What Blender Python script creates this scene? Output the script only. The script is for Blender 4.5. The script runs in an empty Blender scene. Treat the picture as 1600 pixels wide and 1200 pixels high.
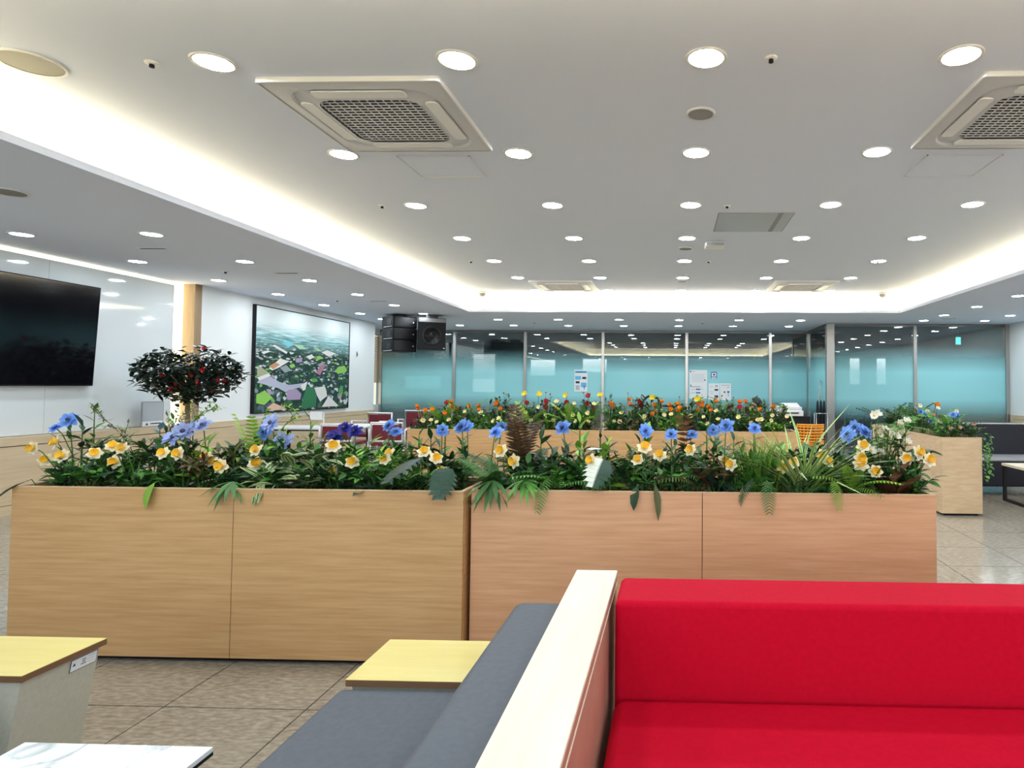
import bpy, math, random
from mathutils import Vector, Matrix

random.seed(11)
sc = bpy.context.scene
COL = sc.collection
R = math.radians
pi = math.pi

# ------------------------------------------------------------------ camera
cam_data = bpy.data.cameras.new('camera')
cam_data.sensor_width = 36.0
cam_data.lens = 21.8
cam_data.shift_x = -0.1381
cam_data.shift_y = -0.01737
cam_data.clip_start = 0.02
cam = bpy.data.objects.new('camera', cam_data)
COL.objects.link(cam)
cam.matrix_world = (Matrix.Translation((0, 0, 1.2)) @ Matrix.Rotation(R(1.670), 4, 'Z')
                    @ Matrix.Rotation(R(90 + 1.846), 4, 'X') @ Matrix.Rotation(R(0.366), 4, 'Z'))
sc.camera = cam

# ------------------------------------------------------------------ world, exposure
w = bpy.data.worlds.new('sky')
sc.world = w
w.use_nodes = True
w.node_tree.nodes['Background'].inputs[0].default_value = (0.80, 0.90, 1.0, 1)
w.node_tree.nodes['Background'].inputs[1].default_value = 1.5
sc.view_settings.view_transform = 'Standard'
sc.view_settings.look = 'None'
sc.view_settings.gamma = 1.0
sc.view_settings.use_curve_mapping = False
sc.view_settings.exposure = 1.0
sc.cycles.use_denoising = True
sc.cycles.max_bounces = 10
sc.cycles.diffuse_bounces = 5
sc.cycles.glossy_bounces = 4
sc.cycles.transmission_bounces = 6
sc.cycles.transparent_max_bounces = 16
sc.cycles.caustics_reflective = False
sc.cycles.caustics_refractive = False
sc.cycles.sample_clamp_indirect = 6.0
TRAY_LAMP = 56.0      # radiance of the lenses in the raised ceiling
SOFFIT_LAMP = 58.0    # radiance of the lenses in the lowered ceiling
COVE = 12.5           # radiance of the hidden cove strips
ACCENT = 2.2          # wall accent strips
DAY = 3.0             # daylit window panes

# ------------------------------------------------------------------ materials
def srgb(r, g, b):
    def f(c):
        c /= 255.0
        return c / 12.92 if c <= 0.04045 else ((c + 0.055) / 1.055) ** 2.4
    return (f(r), f(g), f(b), 1.0)

def newmat(name):
    m = bpy.data.materials.new(name)
    m.use_nodes = True
    nt = m.node_tree
    return m, nt, nt.nodes['Principled BSDF']

def mat(name, col, rough=0.5, metal=0.0, spec=0.5, vary=0.0, coat=0.0, emit=None, noise=None, bump=None):
    m, nt, b = newmat(name)
    b.inputs['Base Color'].default_value = col
    b.inputs['Roughness'].default_value = rough
    b.inputs['Metallic'].default_value = metal
    b.inputs['Specular IOR Level'].default_value = spec
    b.inputs['Coat Weight'].default_value = coat
    b.inputs['Coat Roughness'].default_value = 0.05
    if vary:
        oi = nt.nodes.new('ShaderNodeObjectInfo')
        hs = nt.nodes.new('ShaderNodeHueSaturation')
        mr = nt.nodes.new('ShaderNodeMapRange')
        mr.inputs[3].default_value = 1 - vary
        mr.inputs[4].default_value = 1 + vary
        nt.links.new(oi.outputs['Random'], mr.inputs[0])
        nt.links.new(mr.outputs[0], hs.inputs['Value'])
        hs.inputs['Color'].default_value = col
        nt.links.new(hs.outputs[0], b.inputs['Base Color'])
    if noise:
        col2, scale, stretch = noise
        tc = nt.nodes.new('ShaderNodeTexCoord')
        mp = nt.nodes.new('ShaderNodeMapping')
        mp.inputs['Scale'].default_value = stretch
        nz = nt.nodes.new('ShaderNodeTexNoise')
        nz.inputs['Scale'].default_value = scale
        nz.inputs['Detail'].default_value = 6
        nz.inputs['Roughness'].default_value = 0.6
        rp = nt.nodes.new('ShaderNodeValToRGB')
        rp.color_ramp.elements[0].position = 0.35
        rp.color_ramp.elements[1].position = 0.68
        rp.color_ramp.elements[0].color = col
        rp.color_ramp.elements[1].color = col2
        nt.links.new(tc.outputs['Object'], mp.inputs[0])
        nt.links.new(mp.outputs[0], nz.inputs['Vector'])
        nt.links.new(nz.outputs[0], rp.inputs[0])
        nt.links.new(rp.outputs[0], b.inputs['Base Color'])
        if bump:
            bp = nt.nodes.new('ShaderNodeBump')
            bp.inputs['Strength'].default_value = bump
            bp.inputs['Distance'].default_value = 0.002
            nt.links.new(nz.outputs[0], bp.inputs['Height'])
            nt.links.new(bp.outputs[0], b.inputs['Normal'])
    if emit:
        b.inputs['Emission Color'].default_value = emit[0]
        b.inputs['Emission Strength'].default_value = emit[1]
    return m

M = {}
M['ceiling'] = mat('ceiling_paint', (0.725, 0.785, 0.93, 1), 0.9, spec=0.2)
M['ceiling_white'] = mat('cove_paint', (0.88, 0.87, 0.84, 1), 0.9, spec=0.2)
M['wall'] = mat('white_wall_paint', (0.82, 0.85, 0.86, 1), 0.7, spec=0.3)
M['glass_panel'] = mat('white_gloss_panel', (0.74, 0.79, 0.82, 1), 0.06, spec=0.6, coat=0.6)
M['oak_warm_lit'] = mat('oak_laminate_warm_lit', (0.65, 0.352, 0.178, 1), 0.42, noise=((0.77, 0.455, 0.255, 1), 9.0, (0.35, 1, 7.0)), bump=0.05)  # same oak laminate, with the warmer, brighter light on this side put into its colour
M['oak'] = mat('oak_laminate', (0.56, 0.325, 0.135, 1), 0.42, noise=((0.68, 0.43, 0.205, 1), 9.0, (0.35, 1, 7.0)), bump=0.05)
M['oak_edge'] = mat('oak_edge_band', (0.66, 0.47, 0.27, 1), 0.45)
M['beige_wood'] = mat('beige_wainscot', (0.60, 0.46, 0.29, 1), 0.45, noise=((0.68, 0.54, 0.36, 1), 5.0, (1, 0.4, 6.0)))
M['planter_side'] = mat('planter_end_laminate', (0.62, 0.44, 0.26, 1), 0.5, noise=((0.72, 0.54, 0.35, 1), 14.0, (0.6, 0.6, 3.0)))
M['column_wood'] = mat('column_wood', (0.30, 0.20, 0.11, 1), 0.5, noise=((0.38, 0.26, 0.15, 1), 8.0, (3, 3, 0.3)))
M['birch'] = mat('pale_birch', (0.80, 0.73, 0.54, 1), 0.4, noise=((0.86, 0.80, 0.63, 1), 4.0, (6, 0.5, 1)))
M['yellow_top'] = mat('yellow_maple_top', (0.74, 0.61, 0.19, 1), 0.4, noise=((0.80, 0.68, 0.24, 1), 4.0, (0.5, 5, 1)))
M['brown_edge'] = mat('brown_edge', (0.17, 0.085, 0.04, 1), 0.5)
M['redwood'] = mat('reddish_panel_side', (0.40, 0.21, 0.14, 1), 0.5, noise=((0.50, 0.29, 0.20, 1), 10.0, (3, 0.4, 0.5)))
M['grey_fabric'] = mat('grey_leatherette', (0.085, 0.098, 0.115, 1), 0.55, spec=0.4, noise=((0.10, 0.115, 0.135, 1), 60.0, (1, 1, 1)), bump=0.15)
M['red_fabric'] = mat('red_fabric', (0.50, 0.0025, 0.020, 1), 0.75, spec=0.08, noise=((0.56, 0.0035, 0.025, 1), 70.0, (1, 1, 1)), bump=0.15)
M['navy_fabric'] = mat('dark_navy_leatherette', (0.010, 0.011, 0.020, 1), 0.5)
M['table_body'] = mat('grey_beige_body', (0.48, 0.47, 0.38, 1), 0.6, noise=((0.53, 0.52, 0.43, 1), 80.0, (1, 1, 1)))
M['black'] = mat('black_plastic', (0.0045, 0.0045, 0.008, 1), 0.5, spec=0.3)
M['black_metal'] = mat('black_metal', (0.015, 0.015, 0.017, 1), 0.4, metal=0.3)
M['screen'] = mat('tv_screen', (0.004, 0.004, 0.006, 1), 0.09, spec=0.5)
M['steel'] = mat('brushed_steel', (0.52, 0.50, 0.48, 1), 0.28, metal=1.0)
M['dark_steel'] = mat('dark_steel', (0.22, 0.215, 0.21, 1), 0.35, metal=0.9)
M['white'] = mat('white_plastic', (0.80, 0.80, 0.80, 1), 0.4)
M['offwhite'] = mat('offwhite_plastic', (0.70, 0.70, 0.72, 1), 0.45)
M['grey'] = mat('grey_plastic', (0.30, 0.30, 0.31, 1), 0.5)
M['spk_grey'] = mat('speaker_mesh', (0.24, 0.235, 0.20, 1), 0.6)
M['grille_dark'] = mat('grille_void', (0.010, 0.012, 0.020, 1), 0.6)
M['mirror'] = mat('mirror_hatch', (0.62, 0.58, 0.58, 1), 0.34, metal=1.0)
M['maroon'] = mat('maroon_fabric', (0.16, 0.010, 0.022, 1), 0.7)
M['orange_mesh'] = mat('orange_mesh', (0.85, 0.34, 0.02, 1), 0.5)
M['soil'] = mat('dark_soil', (0.010, 0.009, 0.007, 1), 0.95, spec=0.1)
M['paper'] = mat('white_paper', (0.82, 0.85, 0.88, 1), 0.6)
M['pink_paper'] = mat('pale_pink_paper', (0.85, 0.62, 0.64, 1), 0.7)
M['blue_ink'] = mat('blue_ink', (0.02, 0.12, 0.45, 1), 0.6)
M['sky_ink'] = mat('sky_blue_ink', (0.15, 0.50, 0.80, 1), 0.6)
M['dark_ink'] = mat('dark_ink', (0.02, 0.025, 0.05, 1), 0.6)
M['pale_ink'] = mat('pale_grey_ink', (0.45, 0.50, 0.55, 1), 0.6)
M['green_ink'] = mat('green_ink', (0.10, 0.45, 0.30, 1), 0.6)
M['red_cab'] = mat('red_brown_cabinet', (0.30, 0.07, 0.035, 1), 0.5)
M['cyan'] = mat('pale_cyan_plastic', (0.35, 0.62, 0.68, 1), 0.5)
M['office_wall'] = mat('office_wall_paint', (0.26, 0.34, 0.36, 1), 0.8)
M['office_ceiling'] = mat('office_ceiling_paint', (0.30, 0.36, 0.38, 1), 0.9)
M['blind'] = mat('blind_slat', (0.30, 0.25, 0.22, 1), 0.6)
M['blind_tan'] = mat('tan_blind_slat', (0.50, 0.40, 0.28, 1), 0.6)
M['skin'] = mat('skin', (0.62, 0.36, 0.25, 1), 0.5)
M['hair'] = mat('dark_hair', (0.012, 0.010, 0.010, 1), 0.5)
M['led_tray'] = mat('lens_tray', (1, 1, 1, 1), emit=((0.87, 0.93, 1.0, 1), TRAY_LAMP))
M['led_soffit'] = mat('lens_soffit', (1, 1, 1, 1), emit=((0.85, 0.94, 1.0, 1), SOFFIT_LAMP))
M['led_cove'] = mat('cove_strip', (1, 1, 1, 1), emit=((1.0, 0.81, 0.45, 1), COVE))
M['led_accent'] = mat('accent_strip', (1, 1, 1, 1), emit=((1.0, 0.86, 0.50, 1), ACCENT))
M['daylight'] = mat('daylit_pane', (0.9, 0.95, 1, 1), emit=((0.88, 0.96, 1.0, 1), DAY))
M['office_day'] = mat('office_window_pane', (0.5, 0.55, 0.6, 1), emit=((0.90, 0.97, 1.0, 1), 0.62))
M['cream_day'] = mat('cream_lit_pane', (0.6, 0.55, 0.45, 1), emit=((1.0, 0.93, 0.78, 1), 0.40))
M['monitor'] = mat('lit_monitor', (0.1, 0.3, 0.3, 1), emit=((0.35, 0.95, 0.95, 1), 0.35))
M['exit'] = mat('exit_glow', (0.05, 0.4, 0.35, 1), emit=((0.1, 0.9, 0.75, 1), 1.0))

def floor_mat():
    m, nt, b = newmat('granite_tile')
    geo = nt.nodes.new('ShaderNodeNewGeometry')
    mp = nt.nodes.new('ShaderNodeMapping')
    mp.inputs['Scale'].default_value = (1.0, 2.6, 1.0)
    n1 = nt.nodes.new('ShaderNodeTexNoise'); n1.inputs['Scale'].default_value = 26; n1.inputs['Detail'].default_value = 8
    n2 = nt.nodes.new('ShaderNodeTexNoise'); n2.inputs['Scale'].default_value = 2.2; n2.inputs['Detail'].default_value = 3
    rp = nt.nodes.new('ShaderNodeValToRGB')
    e = rp.color_ramp.elements
    e[0].position = 0.28; e[0].color = (0.235, 0.205, 0.162, 1)
    e[1].position = 0.70; e[1].color = (0.46, 0.42, 0.345, 1)
    x = e.new(0.5); x.color = (0.345, 0.305, 0.24, 1)
    oi = nt.nodes.new('ShaderNodeObjectInfo')
    ad = nt.nodes.new('ShaderNodeMath'); ad.operation = 'MULTIPLY_ADD'
    ad.inputs[1].default_value = 0.22; ad.inputs[2].default_value = -0.11
    nt.links.new(n2.outputs[0], ad.inputs[0])
    s = nt.nodes.new('ShaderNodeMath'); s.operation = 'ADD'
    nt.links.new(geo.outputs['Position'], mp.inputs[0])
    nt.links.new(mp.outputs[0], n1.inputs['Vector'])
    nt.links.new(geo.outputs['Position'], n2.inputs['Vector'])
    nt.links.new(n1.outputs[0], s.inputs[0]); nt.links.new(ad.outputs[0], s.inputs[1])
    nt.links.new(s.outputs[0], rp.inputs[0]); nt.links.new(rp.outputs[0], b.inputs['Base Color'])
    b.inputs['Roughness'].default_value = 0.16
    b.inputs['Specular IOR Level'].default_value = 0.6
    return m
M['tile'] = floor_mat()
M['grout'] = mat('dark_grout', (0.07, 0.06, 0.05, 1), 0.9)

def marble_mat():
    m, nt, b = newmat('white_marble')
    tc = nt.nodes.new('ShaderNodeTexCoord')
    nz = nt.nodes.new('ShaderNodeTexNoise'); nz.inputs['Scale'].default_value = 3.5; nz.inputs['Detail'].default_value = 9; nz.inputs['Distortion'].default_value = 1.6
    rp = nt.nodes.new('ShaderNodeValToRGB'); e = rp.color_ramp.elements
    e[0].position = 0.47; e[0].color = (0.86, 0.87, 0.87, 1)
    e[1].position = 0.53; e[1].color = (0.86, 0.87, 0.87, 1)
    x = e.new(0.50); x.color = (0.50, 0.56, 0.55, 1)
    nt.links.new(tc.outputs['Object'], nz.inputs['Vector']); nt.links.new(nz.outputs[0], rp.inputs[0])
    nt.links.new(rp.outputs[0], b.inputs['Base Color']); b.inputs['Roughness'].default_value = 0.18
    return m
M['marble'] = marble_mat()

def glass_mat():
    m = bpy.data.materials.new('partition_glass'); m.use_nodes = True
    nt = m.node_tree; nt.nodes.clear()
    out = nt.nodes.new('ShaderNodeOutputMaterial')
    tr = nt.nodes.new('ShaderNodeBsdfTransparent'); tr.inputs[0].default_value = (0.95, 0.98, 0.98, 1)
    gl = nt.nodes.new('ShaderNodeBsdfGlossy'); gl.inputs['Roughness'].default_value = 0.0
    gl.inputs[0].default_value = (0.95, 1, 1, 1)
    fr = nt.nodes.new('ShaderNodeFresnel'); fr.inputs[0].default_value = 2.0
    mx = nt.nodes.new('ShaderNodeMixShader')
    nt.links.new(fr.outputs[0], mx.inputs[0]); nt.links.new(tr.outputs[0], mx.inputs[1]); nt.links.new(gl.outputs[0], mx.inputs[2])
    nt.links.new(mx.outputs[0], out.inputs[0])
    return m
M['glass'] = glass_mat()

def film_mat():
    # printed dot film: opaque in the middle of the pane, fading out above and below
    m = bpy.data.materials.new('frosted_gradient_film'); m.use_nodes = True
    nt = m.node_tree; nt.nodes.clear()
    out = nt.nodes.new('ShaderNodeOutputMaterial')
    geo = nt.nodes.new('ShaderNodeNewGeometry')
    sp = nt.nodes.new('ShaderNodeSeparateXYZ')
    mr = nt.nodes.new('ShaderNodeMapRange'); mr.inputs[1].default_value = 0.0; mr.inputs[2].default_value = 2.5
    rp = nt.nodes.new('ShaderNodeValToRGB'); e = rp.color_ramp.elements
    def st(z, v):
        x = e.new(z / 2.5); x.color = (v, v, v, 1)
    e[0].position = 0.0; e[0].color = (0.02, 0.02, 0.02, 1)
    e[1].position = 1.0; e[1].color = (0, 0, 0, 1)
    st(0.55, 0.05); st(0.72, 0.35); st(0.98, 0.86); st(1.50, 0.86); st(1.72, 0.45); st(2.0, 0.0)
    tr = nt.nodes.new('ShaderNodeBsdfTransparent')
    df = nt.nodes.new('ShaderNodeBsdfDiffuse'); df.inputs[0].default_value = (0.42, 0.90, 0.97, 1)
    tl = nt.nodes.new('ShaderNodeBsdfTranslucent'); tl.inputs[0].default_value = (0.50, 0.80, 0.86, 1)
    a = nt.nodes.new('ShaderNodeMixShader'); a.inputs[0].default_value = 0.12
    mx = nt.nodes.new('ShaderNodeMixShader')
    nt.links.new(geo.outputs['Position'], sp.inputs[0]); nt.links.new(sp.outputs[2], mr.inputs[0])
    nt.links.new(mr.outputs[0], rp.inputs[0]); nt.links.new(rp.outputs[0], mx.inputs[0])
    nt.links.new(df.outputs[0], a.inputs[1]); nt.links.new(tl.outputs[0], a.inputs[2])
    nt.links.new(tr.outputs[0], mx.inputs[1]); nt.links.new(a.outputs[0], mx.inputs[2])
    nt.links.new(mx.outputs[0], out.inputs[0])
    return m
M['film'] = film_mat()

def leafmat(name, c, rough=0.42, vary=0.3, stripe=None):
    m = mat(name, c, rough, spec=0.45, vary=vary)
    if stripe:
        nt = m.node_tree; b = nt.nodes['Principled BSDF']
        uv = nt.nodes.new('ShaderNodeTexCoord'); sp = nt.nodes.new('ShaderNodeSeparateXYZ')
        nt.links.new(uv.outputs['UV'], sp.inputs[0])
        rp = nt.nodes.new('ShaderNodeValToRGB'); rp.color_ramp.interpolation = 'LINEAR'
        e = rp.color_ramp.elements
        col2, kind = stripe
        e[0].position = 0.0; e[1].position = 1.0
        pts = {'mid': [(0, c), (0.38, c), (0.44, col2), (0.56, col2), (0.62, c), (1, c)],
               'edge': [(0, col2), (0.14, col2), (0.2, c), (0.8, c), (0.86, col2), (1, col2)],
               'multi': [(0, c), (0.12, col2), (0.24, c), (0.4, c), (0.5, col2), (0.6, c), (0.76, c), (0.88, col2), (1, c)],
               'half': [(0, col2), (0.44, col2), (0.5, c), (1, c)]}[kind]
        e[0].color = pts[0][1]; e[1].color = pts[-1][1]
        for p, cc in pts[1:-1]:
            x = e.new(p); x.color = cc
        nt.links.new(sp.outputs[1], rp.inputs[0])
        nt.links.new(rp.outputs[0], b.inputs['Base Color'])
    return m
M['lf_dark'] = leafmat('leaf_dark', (0.022, 0.072, 0.028, 1))
M['lf_deep'] = leafmat('leaf_deep_blue_green', (0.018, 0.058, 0.036, 1), 0.35)
M['lf_green'] = leafmat('leaf_green', (0.085, 0.27, 0.035, 1))
M['lf_mid'] = leafmat('leaf_mid', (0.05, 0.16, 0.034, 1))
M['lf_lime'] = leafmat('leaf_lime', (0.26, 0.50, 0.05, 1))
M['lf_olive'] = leafmat('leaf_olive', (0.13, 0.15, 0.045, 1))
M['lf_sage'] = leafmat('leaf_sage', (0.20, 0.27, 0.14, 1))
M['lf_blue'] = leafmat('leaf_blue_grey', (0.10, 0.20, 0.24, 1))
M['lf_brown'] = leafmat('leaf_brown', (0.085, 0.042, 0.018, 1))
M['lf_rust'] = leafmat('leaf_rust', (0.22, 0.085, 0.035, 1))
M['lf_varieg'] = leafmat('leaf_cream_striped', (0.05, 0.15, 0.035, 1), stripe=((0.66, 0.68, 0.36, 1), 'multi'))
M['lf_spider'] = leafmat('leaf_white_edged', (0.20, 0.42, 0.07, 1), stripe=((0.72, 0.80, 0.46, 1), 'edge'))
M['lf_half'] = leafmat('leaf_half_white', (0.018, 0.06, 0.035, 1), stripe=((0.72, 0.78, 0.68, 1), 'half'))
M['lf_camellia'] = leafmat('leaf_camellia', (0.010, 0.030, 0.016, 1), 0.38)
M['panel_grey'] = mat('cassette_grey', (0.60, 0.61, 0.65, 1), 0.45)
M['stem'] = mat('stem_green', (0.07, 0.15, 0.03, 1), 0.5)
M['stem_pale'] = mat('stem_pale', (0.35, 0.42, 0.22, 1), 0.5)
M['twig'] = mat('twig_brown', (0.10, 0.06, 0.03, 1), 0.7)
M['trunk'] = mat('trunk_bark', (0.16, 0.10, 0.05, 1), 0.8, noise=((0.23, 0.15, 0.08, 1), 12, (2, 2, 0.5)))
M['p_cream'] = mat('petal_cream', (0.90, 0.86, 0.64, 1), 0.6)
M['p_trumpet'] = mat('petal_yellow_trumpet', (0.88, 0.52, 0.03, 1), 0.55, vary=0.12)
M['p_yellow'] = mat('petal_yellow', (0.85, 0.68, 0.06, 1), 0.55)
M['p_pale'] = mat('petal_pale_yellow', (0.84, 0.78, 0.42, 1), 0.6, vary=0.12)
M['p_blue'] = mat('petal_blue', (0.15, 0.32, 0.76, 1), 0.55, vary=0.25)
M['p_lilac'] = mat('petal_lilac_blue', (0.34, 0.43, 0.76, 1), 0.55, vary=0.2)
M['p_indigo'] = mat('petal_indigo', (0.022, 0.02, 0.28, 1), 0.5)
M['p_orange'] = mat('petal_orange', (0.85, 0.30, 0.02, 1), 0.55, vary=0.2)
M['p_red'] = mat('petal_red', (0.42, 0.012, 0.018, 1), 0.55, vary=0.2)
M['p_pink'] = mat('petal_pink', (0.80, 0.42, 0.42, 1), 0.55, vary=0.15)
M['p_white'] = mat('petal_white', (0.85, 0.84, 0.74, 1), 0.6)
M['p_coral'] = mat('petal_coral', (0.55, 0.13, 0.13, 1), 0.6)
M['f_yellow'] = mat('flower_center_yellow', (0.75, 0.55, 0.08, 1), 0.7)
M['f_center'] = mat('flower_center', (0.05, 0.05, 0.10, 1), 0.7)

# ------------------------------------------------------------------ mesh helpers
class MB:
    def __init__(s):
        s.v, s.f, s.mi, s.uv = [], [], [], {}
    def add(s, vs, fs, mi=0):
        o = len(s.v)
        s.v += [tuple(p) for p in vs]
        for f in fs:
            s.f.append([i + o for i in f]); s.mi.append(mi)
        return o
    def box(s, x0, x1, y0, y1, z0, z1, mi=0, M4=None):
        vs = [Vector((x, y, z)) for z in (z0, z1) for y in (y0, y1) for x in (x0, x1)]
        if M4 is not None: vs = [M4 @ p for p in vs]
        s.add(vs, [(0, 2, 3, 1), (4, 5, 7, 6), (0, 1, 5, 4), (2, 6, 7, 3), (0, 4, 6, 2), (1, 3, 7, 5)], mi)
        return s
    def quad(s, a, b, c, d, mi=0):
        s.add([a, b, c, d], [(0, 1, 2, 3)], mi); return s
    def tube(s, pts, rad, n=6, mi=0, cap=True):
        pts = [Vector(p) for p in pts]
        if not isinstance(rad, (list, tuple)): rad = [rad] * len(pts)
        o = len(s.v)
        for i, p in enumerate(pts):
            d = (pts[min(i + 1, len(pts) - 1)] - pts[max(i - 1, 0)]).normalized()
            a = d.cross(Vector((0, 0, 1)) if abs(d.z) < 0.9 else Vector((1, 0, 0))).normalized()
            b = d.cross(a)
            for k in range(n):
                t = 2 * pi * k / n
                s.v.append(tuple(p + (a * math.cos(t) + b * math.sin(t)) * rad[i]))
        for i in range(len(pts) - 1):
            for k in range(n):
                s.f.append([o + i * n + k, o + i * n + (k + 1) % n, o + (i + 1) * n + (k + 1) % n, o + (i + 1) * n + k]); s.mi.append(mi)
        if cap:
            s.f.append([o + k for k in range(n)][::-1]); s.mi.append(mi)
            e = o + (len(pts) - 1) * n
            s.f.append([e + k for k in range(n)]); s.mi.append(mi)
        return s
    def lathe(s, prof, n=16, mi=0, M4=None, cap=True):
        o = len(s.v)
        for r, z in prof:
            for k in range(n):
                t = 2 * pi * k / n
                p = Vector((r * math.cos(t), r * math.sin(t), z))
                s.v.append(tuple(M4 @ p if M4 is not None else p))
        for i in range(len(prof) - 1):
            for k in range(n):
                s.f.append([o + i * n + k, o + i * n + (k + 1) % n, o + (i + 1) * n + (k + 1) % n, o + (i + 1) * n + k]); s.mi.append(mi)
        if cap and prof[0][0] > 1e-4: s.f.append([o + k for k in range(n)][::-1]); s.mi.append(mi)
        if cap and prof[-1][0] > 1e-4:
            e = o + (len(prof) - 1) * n
            s.f.append([e + k for k in range(n)]); s.mi.append(mi)
        return s
    def leaf(s, M4, L, W, prof, droop=0.25, fold=0.15, mi=0):
        o = len(s.v)
        for t, wd in prof:
            z = -droop * L * t * t
            for sd, vv in ((-1, 0), (0, .5), (1, 1)):
                s.v.append(tuple(M4 @ Vector((L * t, sd * wd * W * .5, z + abs(sd) * wd * W * fold))))
        for i in range(len(prof) - 1):
            for k in (0, 1):
                a = o + i * 3 + k
                s.uv[len(s.f)] = [(prof[i][0], k * .5), (prof[i + 1][0], k * .5), (prof[i + 1][0], k * .5 + .5), (prof[i][0], k * .5 + .5)]
                s.f.append([a, a + 3, a + 4, a + 1]); s.mi.append(mi)
        return s
    def mesh(s, name, mats, smooth=False):
        me = bpy.data.meshes.new(name)
        me.from_pydata(s.v, [], s.f)
        if not isinstance(mats, (list, tuple)): mats = [mats]
        for m in mats: me.materials.append(M[m])
        if len(mats) > 1: me.polygons.foreach_set('material_index', s.mi)
        if smooth: me.polygons.foreach_set('use_smooth', [True] * len(s.f))
        if s.uv:
            ul = me.uv_layers.new(name='UVMap')
            for fi, uvs in s.uv.items():
                for li, u in zip(me.polygons[fi].loop_indices, uvs): ul.data[li].uv = u
        me.update()
        return me
    def build(s, name, mats, parent=None, smooth=False, loc=None, bevel=0.0, seg=2):
        ob = link(name, s.mesh(name, mats, smooth), parent)
        if loc is not None: ob.location = loc
        if bevel:
            bm = ob.modifiers.new('bevel', 'BEVEL'); bm.width = bevel; bm.segments = seg; bm.limit_method = 'ANGLE'; bm.angle_limit = R(40)
            ob.data.polygons.foreach_set('use_smooth', [True] * len(ob.data.polygons))
            wn = ob.modifiers.new('normals', 'WEIGHTED_NORMAL'); wn.keep_sharp = True
        return ob

def link(name, me, parent=None, mw=None):
    ob = bpy.data.objects.new(name, me)
    COL.objects.link(ob)
    if parent is not None: ob.parent = parent
    if mw is not None: ob.matrix_local = mw
    return ob
def tag(o, label, cat, group=None, kind=None):
    o['label'] = label; o['category'] = cat
    if group: o['group'] = group
    if kind: o['kind'] = kind
    return o
def thing(name, label, cat, loc=(0, 0, 0), rz=0.0, group=None):
    o = bpy.data.objects.new(name, None); COL.objects.link(o)
    o.empty_display_size = 0.05
    o.location = loc; o.rotation_euler = (0, 0, rz)
    return tag(o, label, cat, group)
def struct(name, label=None):
    o = bpy.data.objects.new(name, None); COL.objects.link(o); o.empty_display_size = 0.1
    o['kind'] = 'structure'
    if label: o['label'] = label
    return o
def sbuild(mb, name, mats, label=None, parent=None):
    o = mb.build(name, mats, parent)
    if parent is None: o['kind'] = 'structure'
    if label: o['label'] = label
    return o
def copy_tree(o, loc, rz=None, label=None, group=None):
    c = o.copy(); COL.objects.link(c); c.location = loc
    if rz is not None: c.rotation_euler = (0, 0, rz)
    if label: c['label'] = label
    if group: c['group'] = group
    for ch in o.children:
        d = ch.copy(); COL.objects.link(d); d.parent = c
        for g in ch.children:
            k = g.copy(); COL.objects.link(k); k.parent = d
    return c

# ================================================================== THE SETTING
XL, XP, XR, YB = -5.99, -6.10, 6.53, -3.5
ZS, ZT = 2.444, 2.767
YG, YR, XRET = 13.9, 12.2, 3.04
LX0, LX1, LY0, LY1 = -3.44, 3.80, 1.88, 10.40        # inner lip of the raised tray
TX0, TX1, TY0, TY1 = -3.63, 3.99, 1.69, 10.58        # vertical sides of the raised tray

# floor with its tiles
floor = sbuild(MB().box(-8.4, 6.9, YB, 18.3, -0.12, -0.008), 'floor', 'grout', 'glossy beige grey granite floor tiles')
TW, TH = 0.535, 0.5
tile_me = MB().box(-TW / 2 + .003, TW / 2 - .003, -TH / 2 + .003, TH / 2 - .003, -0.010, 0.0).mesh('tile', 'tile')
rest = MB()
for i in range(-13, 17):
    for j in range(-12, 33):
        cx, cy = -1.875 + (i + .5) * TW, 2.287 + (j + .5) * TH
        if not (-8.4 < cx < 6.9 and YB < cy < 18.3): continue
        near = (-2.9 < cx < -0.1 and 1.3 < cy < 2.8) or (1.1 < cx < 4.6 and 3.2 < cy < 8.6) or (-5.99 < cx < -3.1 and 3.2 < cy < 5.9)
        if near:
            link('tile', tile_me, floor, Matrix.Translation((cx, cy, 0)))
        else:
            rest.box(cx - TW / 2 + .003, cx + TW / 2 - .003, cy - TH / 2 + .003, cy + TH / 2 - .003, -0.010, 0.0)
o = rest.build('tile_field', 'tile', floor); o['kind'] = 'stuff'

# ceiling: lowered border, raised tray, cove
ceil = struct('ceiling', 'white ceiling with a raised tray and a glowing cove')
ZL = ZS + 0.045
m = MB()
m.box(-8.4, LX0, YB, YG, ZS, ZL); m.box(LX1, 6.9, YB, YR, ZS, ZL); m.box(LX1, XRET, YR, YG, ZS, ZL) if XRET > LX1 else None
m.box(LX0, LX1, YB, LY0, ZS, ZL); m.box(LX0, LX1, LY1, YR, ZS, ZL); m.box(LX0, XRET, YR, YG, ZS, ZL)
m.build('lowered_ceiling', 'ceiling', ceil)
m = MB()
m.box(TX0 - .05, TX0, TY0 - .05, TY1 + .05, ZL, ZT); m.box(TX1, TX1 + .05, TY0 - .05, TY1 + .05, ZL, ZT)
m.box(TX0, TX1, TY0 - .05, TY0, ZL, ZT); m.box(TX0, TX1, TY1, TY1 + .05, ZL, ZT)
m.build('tray_side', 'ceiling_white', ceil)
MB().box(TX0 - .05, TX1 + .05, TY0 - .05, TY1 + .05, ZT, ZT + .05).build('tray_ceiling', 'ceiling', ceil)
def strip(x0, x1, y0, y1):
    MB().box(x0, x1, y0, y1, ZL + .002, ZL + .016).build('cove_light_strip', 'led_cove', ceil)
strip(TX0 + .05, TX0 + .075, TY0 + .08, TY1 - .08); strip(TX1 - .075, TX1 - .05, TY0 + .08, TY1 - .08)
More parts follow.
